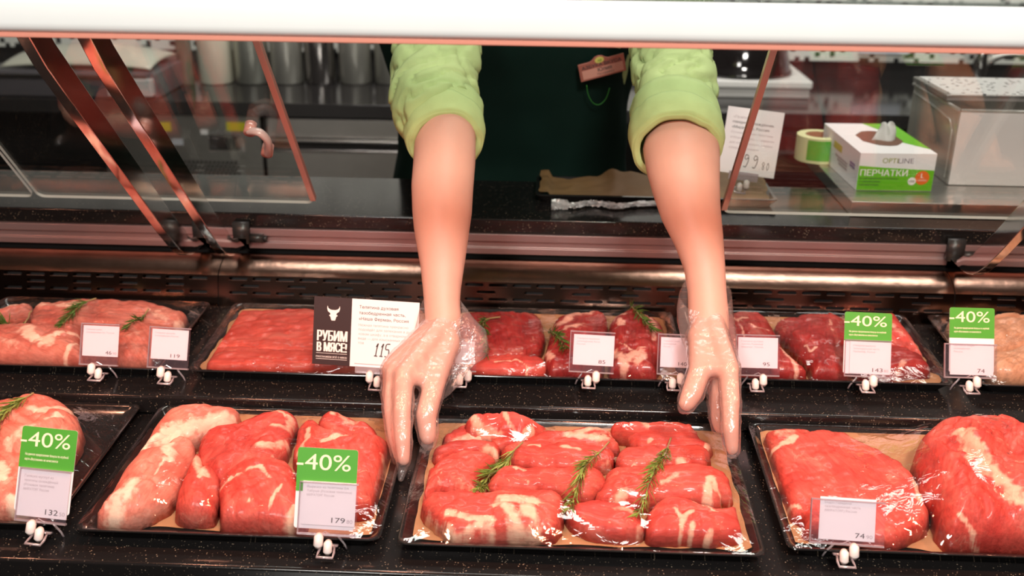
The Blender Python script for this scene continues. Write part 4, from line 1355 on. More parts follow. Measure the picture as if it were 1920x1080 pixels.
one = [(-.02, .72), (.14, 1.0), (.02, .5), (-.04, 0)], [(-.16, .02), (.08, 0.0)]
five = [(.36, 1.0), (.08, .95), (.02, .58), (.24, .55), (.26, .25), (.14, 0.0), (-.06, .02)],
s5 = H * .19
pen(one, xs + ww * .39, H * .175, s5, .0007)
pen(one, xs + ww * .47, H * .175, s5, .0007)
pen(five, xs + ww * .525, H * .175, s5, .0007)
g.tube([(xs + ww * .615, yy, H * .19), (xs + ww * .618, yy, H * .188)], .0007, 6, 0)
g.box(xs + ww * .07, xs + ww * .62, yy - .0001, yy, H * .040, H * .052, 1)
g.build('printed_text', [M['ink'], M['grey_ink']], root, fix=False)
MB().box(-.012, W / 2 - .004, -.004, .002, -.008, .001).build('holder', M['acrylic_edge'], root)
cb = empty('clip', (.018, 0, -.006))
bpy.data.objects.remove(cb)
clip_base(root, 1)
for ch in root.children:
    if ch.name.startswith(('foot_loop', 'knob')):
        ch.location = (0.016, 0, -.006)

# tall card on the worktop, behind the right glass door
root, k = place(1398, 328, 1.665, R(14), R(-4), R(5.5))
root.name = 'price_sign'
T(root, 'tall white card with handwritten 99.80 standing on the worktop right of the right arm', 'price sign')
W, H = 104 / k, 122 / k
MB().box(-W / 2, W / 2, -.0008, 0, 0, H).build('white_card', M['card'], root)
g = MB()
yy = -.0012
for i, (ln, c, w, h) in enumerate([('«Праймбиф»', 1, .40, .05), ('говядина охлаждённая,', 0, .74, .055), ('«Мираторг», Россия', 0, .66, .055), ('Сочная мягкая текстура', 1, .74, .045), ('отборный срез — идеален', 1, .78, .045), ('для классического стейка', 1, .76, .045), ('средней прожарки', 1, .55, .045)]):
    text_into(g, ln, -W * .38, H * (.84 - .077 * i), H * h, c, yy, width=W * w)
nine = [(.30, .85), (.10, 1.0), (-.02, .78), (.10, .60), (.28, .78), (.26, .35), (.12, .0), (-.04, .06)],
eight = [(.15, .5), (.0, .75), (.15, 1.), (.3, .75), (.05, .3), (.15, 0), (.28, .25), (.15, .5)],
zero = [(.15, 1.), (.0, .5), (.15, 0.), (.3, .5), (.15, 1.)],
s9 = H * .19
pen(nine, -W * .06, H * .12, s9, .0006)
pen(nine, W * .10, H * .12, s9, .0006)
pen(eight, W * .26, H * .11, s9 * .60, .0004)
pen(zero, W * .34, H * .11, s9 * .60, .0004)
g.tube([(W * .22, yy, H * .11), (W * .223, yy, H * .108)], .0006, 6, 0)
g.build('printed_text', [M['ink'], M['grey_ink']], root, fix=False)
MB().box(-W * .30, W * .22, -.004, .003, -.010, .004).build('holder', M['acrylic_edge'], root)
clip_base(root, -1)
for ch in root.children:
    if ch.name.startswith(('foot_loop', 'knob')):
        ch.location = (-.004, 0, -.010)

# ------------------------------------------------------------------ the person behind the counter
def V3(t):
    return at_y(*t)


def armY(y):
    return 1.25 + (580 - y) / 345.0 * 0.15


ARM_L = [(250, 778, 893), (300, 775, 892), (350, 771, 888), (400, 773, 885), (430, 776, 881), (460, 781, 877), (500, 788, 871), (540, 792, 865), (572, 795, 863), (600, 797, 866), (622, 800, 862), (640, 808, 856)]
ARM_R = [(280, 1205, 1349), (315, 1212, 1350), (350, 1222, 1350), (400, 1239, 1352), (450, 1264, 1357), (500, 1282, 1360), (545, 1289, 1362), (575, 1290, 1365), (600, 1291, 1367), (622, 1297, 1367), (640, 1304, 1364)]


def tube_px(mb, secs, grow=0.0, flat=0.86, seg=28, yf=armY, pre=(), cap=True):
    pts, rr = list(p for p, r in pre), list(r for p, r in pre)
    for y, a, b in secs:
        p = at_y((a + b) / 2, y, yf(y))
        k = FPX / (p - CAM).dot(FW)
        r = (b - a) / 2 / k + grow
        pts.append(p); rr.append((r, r * flat))
    return mb.tube(pts, rr, seg, ref=(1, 0, 0), cap=cap), pts, rr


# finger joints: pixel column, pixel row, distance into the scene
HL = dict(wrist=(832, 600, 1.243),
          index=[(758, 704, 1.145), (754, 772, 1.102), (755, 825, 1.080), (757, 862, 1.068)],
          middle=[(740, 700, 1.160), (735, 764, 1.122), (742, 822, 1.094), (752, 862, 1.082)],
          ring=[(732, 692, 1.173), (730, 742, 1.149), (740, 795, 1.122), (750, 830, 1.108)],
          little=[(738, 680, 1.199), (738, 722, 1.182), (746, 762, 1.166), (755, 790, 1.154)],
          thumb=[(838, 645, 1.215), (814, 720, 1.152), (799, 778, 1.118), (802, 818, 1.104)])
HR = dict(wrist=(1328, 590, 1.248),
          index=[(1367, 692, 1.160), (1370, 752, 1.120), (1370, 804, 1.097), (1373, 842, 1.088)],
          middle=[(1354, 690, 1.180), (1348, 745, 1.157), (1346, 783, 1.146), (1350, 803, 1.140)],
          ring=[(1345, 685, 1.203), (1342, 730, 1.186), (1341, 762, 1.176), (1345, 776, 1.170)],
          little=[(1336, 678, 1.224), (1335, 714, 1.213), (1337, 738, 1.206), (1340, 748, 1.202)],
          thumb=[(1314, 635, 1.215), (1312, 695, 1.166), (1298, 736, 1.146), (1288, 755, 1.137)])
RAD = dict(index=(.0122, .0116, .0102, .0082), middle=(.0118, .0112, .0100, .0084), ring=(.0108, .0098, .0088, .0076), little=(.0096, .0085, .0076, .0068), thumb=(.0165, .0142, .0136, .0112))


def hand(mb, H, grow=0.0):
    W = V3(H['wrist'])
    for f in ('index', 'middle', 'ring', 'little'):
        j = [V3(q) for q in H[f]]
        r = [x + grow for x in RAD[f]]
        base = W.lerp(j[0], 0.10) + (j[0] - V3(H['middle'][0])) * 0.25
        mb.capsule(base, j[0], .0135 + grow, r[0] + .0012)
        for q in range(3):
            mb.capsule(j[q], j[q + 1], r[q], r[q + 1])
    for a, b in (('index', 'middle'), ('middle', 'ring'), ('ring', 'little')):
        pa, pb = V3(H[a][0]), V3(H[b][0])
        mb.capsule(W.lerp(pa, .3), pa.lerp(pb, .5), .013 + grow, .0105 + grow)
    j = [V3(q) for q in H['thumb']]
    r = [x + grow for x in RAD['thumb']]
    mb.capsule(W.lerp(j[0], .3), j[0], .0165 + grow, r[0] + .002)
    for q in range(3):
        mb.capsule(j[q], j[q + 1], r[q], r[q + 1])
    # web between thumb and index, heel of the hand
    pi = V3(H['index'][0])
    mb.capsule(j[0].lerp(j[1], .55), W.lerp(pi, .62), .0110 + grow, .0120 + grow)
    mb.capsule(j[0].lerp(j[1], .92), pi, .0100 + grow, .0110 + grow)
    mb.capsule(j[0].lerp(j[1], .75), pi.lerp(W, .15), .0110 + grow, .0110 + grow)
    mb.capsule(j[0].lerp(j[1], .2), W.lerp(pi, .4), .0130 + grow, .0130 + grow)


# torso line: height, depth of the spine line, half width, half depth
TX = (at_y(738, 300, 1.93).x + at_y(1190, 200, 1.86).x) / 2
TW = (at_y(1190, 250, 1.90).x - at_y(738, 300, 1.93).x) / 2
TOR = [(0.72, 1.985, TW * 1.02, .130), (0.90, 1.975, TW * 1.0, .125), (1.00, 1.950, TW * .93, .118), (1.12, 1.895, TW * .90, .118), (1.25, 1.825, TW * .95, .128), (1.36, 1.765, TW * .93, .118), (1.43, 1.735, TW * .70, .085), (1.46, 1.72, TW * .35, .060)]


def tor(z):
    for a, b in zip(TOR, TOR[1:]):
        if z <= b[0]:
            f = max(0, (z - a[0]) / (b[0] - a[0]))
            return [a[i] + (b[i] - a[i]) * f for i in (1, 2, 3)]
    return TOR[-1][1:]


SLV_L = [(75, 735, 903), (110, 733, 901), (150, 732, 897), (185, 729, 898), (215, 734, 900), (246, 764, 895)]
SLV_R = [(75, 1180, 1334), (110, 1182, 1338), (150, 1187, 1343), (185, 1189, 1343), (215, 1191, 1342), (236, 1193, 1341)]


def slvY(y):
    return 1.392 + (262 - y) * 0.00095


person = T(empty('person', (TX, 1.95, 0.0)), 'person in a dark apron and pale green shirt, reaching down to hold the tray', 'person')


def ppart(o, parent=None):
    o.parent = parent or person
    if parent is None:
        o.matrix_parent_inverse = Matrix.Translation((-TX, -1.95, 0))
    return o


def shoulder(SLV):
    p1 = at_y((SLV[0][1] + SLV[0][2]) / 2, 75, slvY(75))
    p2 = at_y((SLV[3][1] + SLV[3][2]) / 2, 185, slvY(185))
    return p1 + (p1 - p2).normalized() * 0.125


b = MB()
for ARM, SLV, H in ((ARM_L, SLV_L, HL), (ARM_R, SLV_R, HR)):
    sh = shoulder(SLV)
    mid = at_y((SLV[1][1] + SLV[1][2]) / 2, 110, slvY(110))
    elb = at_y((ARM[0][1] + ARM[0][2]) / 2, 225, slvY(225) + .004)
    tube_px(b, ARM, pre=[(sh, (.052, .050)), (mid, (.046, .044)), (elb, (.044, .042))])
    chest = Vector((TX + (sh.x - TX) * .35, 1.76, 1.36))
    b.capsule(chest, sh, .050, .052, 20)
    hand(b, H)
b.tube([(TX, y, z) for z, y, w, d in TOR], [(w * .86, d * .78) for z, y, w, d in TOR], 36, ref=(1, 0, 0))
# neck and head, bent over the counter
hc = Vector((TX, 1.645, 1.640))
b.capsule((TX, 1.72, 1.43), (TX, 1.68, 1.56), .054, .050, 18)
b.capsule(hc + Vector((0, .022, .03)), hc + Vector((0, -.012, -.03)), .082, .066, 24)
b.capsule(hc + Vector((0, -.040, -.055)), hc + Vector((0, -.050, -.085)), .045, .026, 18)
b.capsule(hc + Vector((0, -.080, .0)), hc + Vector((0, -.102, -.030)), .008, .012, 12)
b.capsule(hc + Vector((-.015, -.078, -.062)), hc + Vector((.015, -.078, -.062)), .009, .009, 10)
for s_ in (-1, 1):
    b.capsule(hc + Vector((s_ * .078, .012, .012)), hc + Vector((s_ * .076, .008, -.022)), .014, .009, 10)
me = remesh(b, 0.0030, 11, 'body')
body = ppart(link('body', me, M['skin'], None, True))
body['label'] = 'bare forearms and hands'
# hair and eyes
h = MB()
h.capsule(hc + Vector((0, .035, .040)), hc + Vector((0, .030, -.01)), .088, .082, 24)
h.capsule(hc + Vector((0, .10, .0)), hc + Vector((0, .125, -.02)), .040, .036, 16)
ppart(link('hair', remesh(h, .006, 4, 'hair'), M['hair'], None, True))
for s_ in (-1, 1):
    e = MB().lathe([(.001, -.011), (.008, -.008), (.0115, 0), (.008, .008), (.001, .011)], 16, o=(0, 0, 0)).build('eye', mat('eye_white', (.8, .8, .78), .2), None, True)
    e.location = hc + Vector((s_ * .031, -.066, .008))
    ppart(e)


# gloves
def glove(H, name, extra, cuff, seed):
    g = MB()
    hand(g, H, 0.0026)
    for p, q, r0, r1 in extra:
        g.capsule(V3(p), V3(q), r0, r1)
    me = remesh(g, 0.0026, 5, 'glove')
    for v in me.vertices:
        c = v.co
        n = mnoise.noise(Vector((c.x * 90, c.y * 90, c.z * 60)) + Vector((seed, 0, 0)))
        n2 = mnoise.noise(Vector((c.x * 260, c.y * 200, c.z * 120)) + Vector((seed, 7, 0)))
        d = 0.0014 * n + 0.0006 * n2 + 0.0002
        v.co = c + v.normal * d
    o = ppart(link('glove', me, M['glove'], None, True))
    o['label'] = name
    rows = []
    for y, a, bb, Y, dy in cuff:
        row = []
        p = at_y((a + bb) / 2, y, Y)
        k = FPX / (p - CAM).dot(FW)
        r = (bb - a) / 2 / k
        for q in range(56):
            t = 2 * math.pi * q / 56
            f = 1 + .07 * mnoise.noise(Vector((math.cos(t) * 2.2, math.sin(t) * 2.2, y * .03 + seed))) + .03 * mnoise.noise(Vector((math.cos(t) * 6, math.sin(t) * 6, y * .05 + seed)))
            tip = dy * max(0, math.cos(t)) ** 3
            row.append(p + Vector((r * f * math.cos(t) + tip * .004, r * .66 * f * math.sin(t) - .010, .004 * mnoise.noise(Vector((math.cos(t) * 3, math.sin(t) * 3, seed + y))) + (0.5 * r * math.sin(t)))))
        rows.append(row)
    c = MB().grid(rows, closed=True).build('glove_cuff', M['glove'], None, True)
    c.parent = o
    c['label'] = 'loose crumpled cuff of the clear glove'
    return o


glove(HL, 'clear plastic glove on the hand at the tray left edge', [((757, 862, 1.068), (752, 896, 1.058), .0092, .0050), ((802, 818, 1.104), (803, 828, 1.100), .0130, .0115)],
      [(574, 788, 868, 1.250, 0), (598, 784, 880, 1.246, 2), (625, 777, 893, 1.240, 4), (645, 768, 897, 1.234, 4), (668, 752, 886, 1.222, 0), (692, 738, 868, 1.205, 0), (712, 738, 852, 1.188, 0)], 3.0)
glove(HR, 'clear plastic glove on the hand at the tray right edge', [((1288, 755, 1.137), (1285, 762, 1.132), .0125, .0105), ((1373, 842, 1.088), (1374, 850, 1.085), .0085, .007)],
      [(546, 1272, 1368, 1.262, 0), (570, 1268, 1372, 1.256, 0), (600, 1268, 1376, 1.250, 0), (630, 1276, 1380, 1.242, 0), (655, 1288, 1382, 1.230, 0), (678, 1292, 1386, 1.212, 0), (700, 1296, 1388, 1.196, 0)], 11.0)

# shirt: body, sleeves, rolled cuffs
rows = []
for z, y, w, d in TOR:
    rows.append([(TX + (w + .002) * math.cos(2 * math.pi * k / 48), y + (d + .002) * math.sin(2 * math.pi * k / 48), z) for k in range(48)])
shirt = ppart(MB().grid(rows, closed=True).build('shirt', M['shirt'], None, True))


def sleeve(SLV, seed, cuffpx):
    sh = shoulder(SLV)
    secs = []
    for (y0, a0, b0), (y1, a1, b1) in zip(SLV, SLV[1:]):
        for k in range(8):
            f = k / 8
            secs.append((y0 + (y1 - y0) * f, a0 + (a1 - a0) * f, b0 + (b1 - b0) * f))
    secs.append(SLV[-1])
    P, Rr = [], []
    for y, a, b_ in secs:
        p = at_y((a + b_) / 2, y, slvY(y))
        P.append(p); Rr.append((b_ - a) / 2 * (p - CAM).dot(FW) / FPX)
    p0 = P[0]
    pre = [sh.lerp(p0, k / 8) for k in range(8)]
    P = pre + P
    Rr = [.078 + (Rr[0] - .078) * k / 8 for k in range(8)] + Rr
    rows = []
    n = len(P)
    for i, p in enumerate(P):
        t = (P[min(i + 1, n - 1)] - P[max(i - 1, 0)]).normalized()
        u = (Vector((1, 0, 0)) - t * t.x).normalized()
        w = t.cross(u)
        s_ = i / n
        row = []
        for k in range(72):
            a = 2 * math.pi * k / 72
            ca, sa = math.cos(a), math.sin(a)
            f = .055 * mnoise.noise(Vector((ca * 1.6, sa * 1.6, s_ * 5 + seed)))
            fold = mnoise.noise(Vector((ca * 1.5 + s_ * 2.5, sa * 2.2, s_ * 9 - a * .0 + seed * 2)))
            f += -.15 * max(0, 1 - abs(fold) / .20) ** 1.5 * min(1, s_ * 3) + .07 * fold
            r = Rr[i] * (1 + f)
            row.append(p + u * (r * ca) + w * (r * .92 * sa))
        rows.append(row)
    s = ppart(MB().grid(rows, closed=True).build('sleeve', M['shirt'], None, True, solid=.0012), shirt)
    # rolled cuff: a wide turned-up band, two layers
    c = MB()
    (ytop, ta, tb), (ybot, ba, bb) = cuffpx
    for layer, (f0, f1, gr) in enumerate(((0.0, 1.0, 0.0), (0.42, 0.98, .0022))):
        rows = []
        m_ = 9
        for j in range(m_ + 3):
            f = f0 + (f1 - f0) * min(j, m_ - 1) / (m_ - 1)
            y = ytop + (ybot - ytop) * f
            a_, b2 = ta + (ba - ta) * f, tb + (bb - tb) * f
            p = at_y((a_ + b2) / 2, y, slvY(y))
            r = (b2 - a_) / 2 * (p - CAM).dot(FW) / FPX + gr + .0015
            if j >= m_:
                r -= .003 * (j - m_ + 1); f += .0
            t = (at_y((ba + bb) / 2, ybot, slvY(ybot) - .012) - at_y((ta + tb) / 2, ytop, slvY(ytop) + .012)).normalized()
            u = (Vector((1, 0, 0)) - t * t.x).normalized()
            w = t.cross(u)
            row = []
            bulge = 1 + .035 * math.sin(math.pi * min(1, max(0, (f - f0) / (f1 - f0))))
            for k in range(72):
                a = 2 * math.pi * k / 72
                ca, sa = math.cos(a), math.sin(a)
                q = bulge + .055 * mnoise.noise(Vector((ca * 2, sa * 2, f * 2.2 + seed))) + .02 * mnoise.noise(Vector((ca * 4 + f * 3, sa * 4, f * 4 + seed + layer)))
                row.append(p + u * (r * q * ca) + w * (r * .92 * q * sa) + t * (.005 * mnoise.noise(Vector((ca * 1.5, sa * 1.5, seed + 5)))))
            rows.append(row)
        c.grid(rows, closed=True)
    cf = c.build('cuff', M['shirt'], None, True, solid=.0012)
    cf.parent = s
    cf['label'] = 'rolled-up cuff'


sleeve(SLV_L, 2.3, ((208, 752, 902), (268, 768, 903)))
sleeve(SLV_R, 8.1, ((208, 1183, 1345), (280, 1190, 1351)))

# apron
rows = []
for i in range(40):
    z = 0.74 + (1.40 - 0.74) * i / 39
    y, w, d = tor(z)
    row = []
    for k in range(61):
        a = R(-90 + (k - 30) * 4.2)
        n = mnoise.noise(Vector((k * .12, z * 5, 3))) * .012 + mnoise.noise(Vector((k * .3, z * 14, 8))) * .004
        row.append((TX + (w + .008 + n) * math.cos(a), y + (d + .008 + n) * math.sin(a), z))
    rows.append(row)
ap = ppart(MB().grid(rows).build('apron', M['apron'], None, True, solid=.002))
ap['label'] = 'dark green apron'
for s_ in (-1, 1):
    st = MB().tube(catmull([(TX + s_ * .11, 1.63, 1.40), (TX + s_ * .10, 1.66, 1.47), (TX + s_ * .065, 1.74, 1.50)], 5, False), (.012, .003), 10).build('apron_strap', M['apron'], None, True)
    st.parent = ap

# name badge on the apron
Yb = 1.70
for _ in range(8):
    zb = at_y(1128, 128, Yb).z
    y, w, d = tor(zb)
    xo = (at_y(1128, 128, Yb).x - TX) / (w + .01)
    Yb = y - (d + .012) * math.sqrt(max(.05, 1 - xo * xo)) - .020
p = at_y(1129, 127, Yb)
k = FPX / (p - CAM).dot(FW)
bd = empty('name_badge', p)
bd.rotation_mode = 'QUATERNION'
bd.rotation_quaternion = (Matrix.Rotation(R(10), 3, 'Z') @ Matrix.Rotation(R(16), 3, 'X') @ Matrix.Rotation(R(-15.5), 3, 'Y')).to_quaternion()
ppart(bd)
bd['label'] = 'copper-toned name badge with two lines of lettering'
w, h = 88 / k, 36 / k
ol = [(-w / 2, -h / 2), (w / 2, -h / 2), (w / 2, h / 2), (w * .16, h / 2), (w * .10, h * .58), (w * .04, h * .70), (-w * .04, h * .74), (-w * .12, h * .70), (-w * .18, h * .58), (-w * .24, h / 2), (-w / 2, h / 2)]
M['copper'] = mat('copper_plate', (.40, .15, .11), .35, .35)
M['pale_copper'] = mat('pale_copper', (.58, .29, .22), .4, .1)
MB().prism(ol, .003, 0, Vector((0, .002, 0))).build('badge_plate', M['copper'], bd, bevel=.0006)
t = MB()
yy = -.0016
t.box(-w * .44, w * .45, yy, -.0008, -h * .40, h * .10, 1)
t.prism([(-w * .03 + w * .10 * math.cos(q * .2618), h * .50 + h * .17 * math.sin(q * .2618)) for q in range(24)], .0008, 2, Vector((0, -.0008, 0)))
text_into(t, 'АЗБУКА ВКУСА', -w * .43, h * .16, 0, 0, yy - .0002, width=w * .86, height=h * .20, bold=.015)
text_into(t, 'Юлия', -w * .10, -h * .14, 0, 0, yy - .0002, width=w * .30, height=h * .24, bold=.015)
text_into(t, 'Продавец', -w * .12, -h * .36, 0, 0, yy - .0002, width=w * .36, height=h * .15)
text_into(t, 'АВ', -w * .075, h * .44, 0, 3, yy - .0012, width=w * .09, height=h * .13)
t.build('badge_print', [M['ink'], M['pale_copper'], mat('badge_yellow', (.55, .50, .12), .4), mat('badge_green', (.1, .3, .03), .4)], bd, fix=False)
cpx = [(1100, 160), (1103, 178), (1112, 193), (1124, 196), (1136, 185), (1143, 165)]
c = []
for x, y in cpx:
    q = at_y(x, y, Yb)
    yy_, ww, dd = tor(q.z)
    xo = min(.98, abs(q.x - TX) / (ww + .01))
    c.append(at_y(x, y, yy_ - (dd + .012) * math.sqrt(1 - xo * xo) - .012))
cd = MB().tube(catmull(c, 5, False), .0008, 6).build('cord', mat('green_cord', (.03, .22, .03), .5), None, True)
ppart(cd)

# ------------------------------------------------------------------ on the worktop
WZ = 0.9858


def wt(px, py, h=0.0):
    return at_z(px, py, WZ + h)


# empty black tray with crumpled brown paper
a, b = wt(1003, 366, .014), wt(1452, 364, .014)
tw = b.x - a.x
root = empty('meat_tray', ((a.x + b.x) / 2, a.y + .062, WZ + 0.0004))
T(root, 'empty black tray on the worktop behind the right arm', 'tray', 'black trays in the counter')
rows = [[(x, y, z) for x, y in rrect(w_, d_, .010, 5)] for w_, d_, z in ((tw - .02, .104, 0), (tw, .124, .013), (tw - .002, .122, .014), (tw - .012, .112, .014), (tw - .03, .094, .003))]
g = MB().grid(rows, closed=True)
n = len(rows[0])
g.f += [list(range(n - 1, -1, -1)), [4 * n + i for i in range(n)]]; g.m += [0, 0]
g.build('tray_dish', M['black'], root)
rows = []
for j in range(22):
    v = j / 21
    row = []
    for i in range(60):
        u = i / 59
        x = -tw / 2 + .008 + (tw - .016) * u
        y = -.048 + .085 * v
        crest = .030 + .020 * mnoise.noise(Vector((u * 5, 1.7, 0))) + .008 * mnoise.noise(Vector((u * 17, 4, 0)))
        crest *= (0.35 + 0.65 * min(1, max(0, (u - .12) * 4))) if u < .5 else 1
        z = .006 + crest * v ** 1.3 + .004 * mnoise.noise(Vector((x * 45, v * 6, 3))) * v + (.010 if u < .04 else 0)
        row.append((x + .006 * mnoise.noise(Vector((v * 4, u * 9, 7))), y + .006 * mnoise.noise(Vector((u * 12, v * 3, 2))), z))
    rows.append(row)
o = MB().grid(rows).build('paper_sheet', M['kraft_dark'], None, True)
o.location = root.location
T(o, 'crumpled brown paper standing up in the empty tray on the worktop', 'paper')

# twisted piece of cling film
g = MB()
pp = [wt(x, y, .007) for x, y in ((1034, 385), (1050, 383), (1075, 385), (1100, 381), (1125, 382), (1160, 386), (1195, 382), (1235, 381), (1265, 379))]
c = catmull(pp, 12, False)
for s_ in range(3):
    rows = []
    for i, p in enumerate(c):
        f = i / (len(c) - 1)
        tw_ = 5 * f + s_ * 2.1
        wd = .006 + .003 * mnoise.noise(Vector((f * 8, s_, 0))) + (.006 if f < .2 else 0)
        row = []
        for kk in range(9):
            q = (kk / 8 - .5) * 2
            r = wd * q
            w2 = .0025 * mnoise.noise(Vector((f * 40, q * 3, s_)))
            row.append((p.x + w2, p.y + r * math.cos(tw_) * 1.1 + w2, max(p.z + r * math.sin(tw_) * .8 + w2, WZ + .0006)))
        rows.append(row)
    g.grid(rows)
o = g.build('film_twist', clear('crumpled_film', base=.30, fres=1.5, rough=.2, wrinkle=1.0, wscale=120, bodyfac=.5, body=(.8, .78, .78)), None, True)
T(o, 'twisted strip of clear cling film lying on the black worktop', 'cling film')

# steel plinth with gloves, tape and bin
fl = wt(1612, 379, .024)
pl_x0 = fl.x - .012
root = T(empty('steel_plinth', (pl_x0 + .3, fl.y + .19, WZ)), 'low stainless steel platform on the worktop carrying the glove box and bin', 'platform')
PZ = WZ + .0245
py0, py1 = fl.y + .002, fl.y + .36
g = MB().box(-.3, .62, py0 - fl.y - .19, py1 - fl.y - .19, .0006, .024)
g.build('platform_body', M['brushed'], root, bevel=.0015)
# glove box
p0 = at_z(1604, 357, PZ); p1 = at_z(1748, 359, PZ)
gw = (p1 - p0).length * .985
ang = math.atan2(p1.y - p0.y, p1.x - p0.x)
gl, gh = .225, .066
root = T(empty('glove_box', (p0.x, p0.y, PZ), (0, 0, ang)), 'green and white glove dispenser box on the steel platform', 'box')
g = MB()
sk = -.02
g.box(0, gw, 0, gl, 0, gh, 0)
bx = g.build('carton', [M['card']], root, bevel=.0008)
t = MB()
yy = -.0004
t.prism([(0.0006, .0008), (gw - .0006, .0008), (gw - .0006, gh * .56), (gw * .7, gh * .585), (gw * .35, gh * .615), (0.0006, gh * .66)], .0003, 0, Vector((0, -.0001, 0)))
t.prism([(x, y) for x, y in [(gw * .62, .10), (gw - .001, .03), (gw - .001, gl - .002), (gw * .55, gl - .002), (gw * .70, gl * .70)]], .0003, 0, Vector((0, 0, gh + .0002)), Vector((1, 0, 0)), Vector((0, 1, 0)), Vector((0, 0, 1)))
t.build('green_field', mat('bright_green_print', (0.16, 0.52, 0.01), .4), bx, fix=True)
t = MB()
text_into(t, 'ПЕРЧАТКИ', gw * .03, gh * .40, 0, 0, -.0007, width=gw * .62, height=gh * .17, bold=.02)
text_into(t, 'OPTI', gw * .30, gh * .74, 0, 1, -.0007, width=gw * .20, height=gh * .13)
text_into(t, 'LINE', gw * .505, gh * .74, 0, 2, -.0007, width=gw * .20, height=gh * .13)
for i, ln in enumerate(['из натурального латекса', 'с напылением', 'одноразовые']):
    text_into(t, ln, gw * .03, gh * (.31 - .085 * i), gh * .07, 3, -.0007, width=gw * (.50, .27, .26)[i], bold=.012)
ci = lambda cx, cz, r: [(cx + r * math.cos(2 * math.pi * q / 28), cz + r * math.sin(2 * math.pi * q / 28)) for q in range(28)]
t.prism(ci(gw * .85, gh * .36, gh * .185), .0003, 4, Vector((0, -.0004, 0)))
t.prism(ci(gw * .72, gh * .27, gh * .105), .0003, 0, Vector((0, -.0008, 0)))
text_into(t, 'L', gw * .83, gh * .36, 0, 0, -.0011, width=gw * .035, height=gh * .12, bold=.02)
text_into(t, 'размер', gw * .80, gh * .27, 0, 0, -.0011, width=gw * .11, height=gh * .045)
text_into(t, '100', gw * .685, gh * .24, 0, 3, -.0012, width=gw * .07, height=gh * .06)
t.build('carton_print', [M['white_ink'], mat('olive_print', (.35, .38, .05), .5), mat('grey_violet_print', (.25, .20, .24), .5), M['ink'], mat('orange_print', (.9, .16, .02), .4)], bx, fix=False)
# torn opening with a glove sticking out
t = MB()
t.prism([(gw * .5 + gw * .30 * math.cos(q * .3927) * (1 if q % 2 else .9), gl * .47 + gl * .25 * math.sin(q * .3927)) for q in range(16)], .0003, 0, Vector((0, 0, gh + .0004)), Vector((1, 0, 0)), Vector((0, 1, 0)), Vector((0, 0, 1)))
t.build('opening', mat('brown_inside', (.16, .07, .04), .7), bx, fix=True)
rows = []
for j in range(10):
    v = j / 9
    rows.append([(gw * .5 + (u - .5) * .045 * (1 - .55 * v) + .012 * math.sin(v * 2), gl * .38 + .02 * v + .006 * math.sin(u * 7 + v * 3), gh - .006 + .034 * v ** .8 + .003 * math.sin(u * 9)) for u in [i / 11 for i in range(12)]])
o = MB().grid(rows).build('glove', mat('thin_grey_glove', (.62, .60, .57), .5), None, True, solid=.0008)
o.parent = root
o['label'] = 'glove tip pulled half out of the opening'
# side print
t = MB()
ux = Vector((0, -1, 0)); uy = Vector((0, 0, 1)); un = Vector((-1, 0, 0))
for (q, z, w_, h_, mi) in ((.10, .60, .05, .012, 0), (.06, .42, .075, .004, 1), (.06, .34, .06, .004, 1), (.06, .26, .05, .004, 1), (.195, .30, .006, .018, 2), (.205, .30, .006, .018, 2), (.02, .55, .028, .004, 2), (.02, .47, .028, .004, 2)):
    t.prism([(0, 0), (w_, 0), (w_, h_), (0, h_)], .0002, mi, Vector((-.0001, q + w_, gh * z)), ux, uy, un)
t.build('side_print', [mat('yellow_green_print', (.55, .55, .1), .5), M['grey_ink'], mat('violet_print', (.28, .22, .40), .5)], bx, fix=True)

# tape roll behind the glove box
tp = at_z(1524, 303, PZ)
root = T(empty('tape_roll', (tp.x + .012, tp.y + .02, PZ)), 'roll of yellow-green tape standing behind the glove box', 'tape')
g = MB()
for k in range(1):
    pr = [(.026, 0), (.042, 0), (.042, .048), (.026, .048)]
    seg = 36
    b0 = 0
    for r, z in pr:
        for q in range(seg):
            g.v.append((r * math.cos(2 * math.pi * q / seg), r * math.sin(2 * math.pi * q / seg), z))
    for i in range(4):
        for q in range(seg):
            g.f.append([i * seg + q, i * seg + (q + 1) % seg, ((i + 1) % 4) * seg + (q + 1) % seg, ((i + 1) % 4) * seg + q]); g.m.append(1 if i == 3 else 0)
g.build('tape', [mat('pale_yellow_tape', (.72, .72, .38), .5), mat('cardboard_core', (.45, .22, .12), .7)], root, bevel=.0008)
t = MB()
rows = [[(.0424 * math.cos(R(a_)), .0424 * math.sin(R(a_)), z) for a_ in range(228, 290, 6)] for z in (.006, .044)]
t.grid(rows).build('tape_label', mat('tape_green', (.08, .42, .04), .4), root, True)

# big translucent bin, right
bl = at_z(1778, 347, PZ)
root = T(empty('plastic_bin', (bl.x, bl.y, PZ)), 'large translucent plastic bin with a whitish front at the right edge, under the steel-edged tray', 'bin')
bw, bd, bh = .30, .24, .132
ol = [(0, 0), (bw, 0), (bw, bd), (-.012, bd)]
M['frost'] = clear('frosted_plastic', tint=(.80, .78, .74), base=.04, fres=1.35, rough=.2, bodyfac=.50, body=(.52, .50, .46))
M['white_plastic'] = mat('white_plastic', (.72, .66, .64), .4)
g = MB()
th = .003
g.box(0, bw, 0, th, 0.0005, bh, 1)
g.box(-.002, .001, th, bd, 0.0005, bh, 0)
g.box(bw - th, bw, th, bd, 0.0005, bh, 0)
g.box(0, bw, bd - th, bd, 0.0005, bh, 0)
g.box(0, bw, th, bd - th, .0005, .003, 0)
g.build('bin_body', [M['frost'], M['white_plastic']], root, bevel=.001)
rim = [(-.004, .0, bh), (bw, 0, bh), (bw, bd, bh), (-.004, bd, bh)]
g = MB()
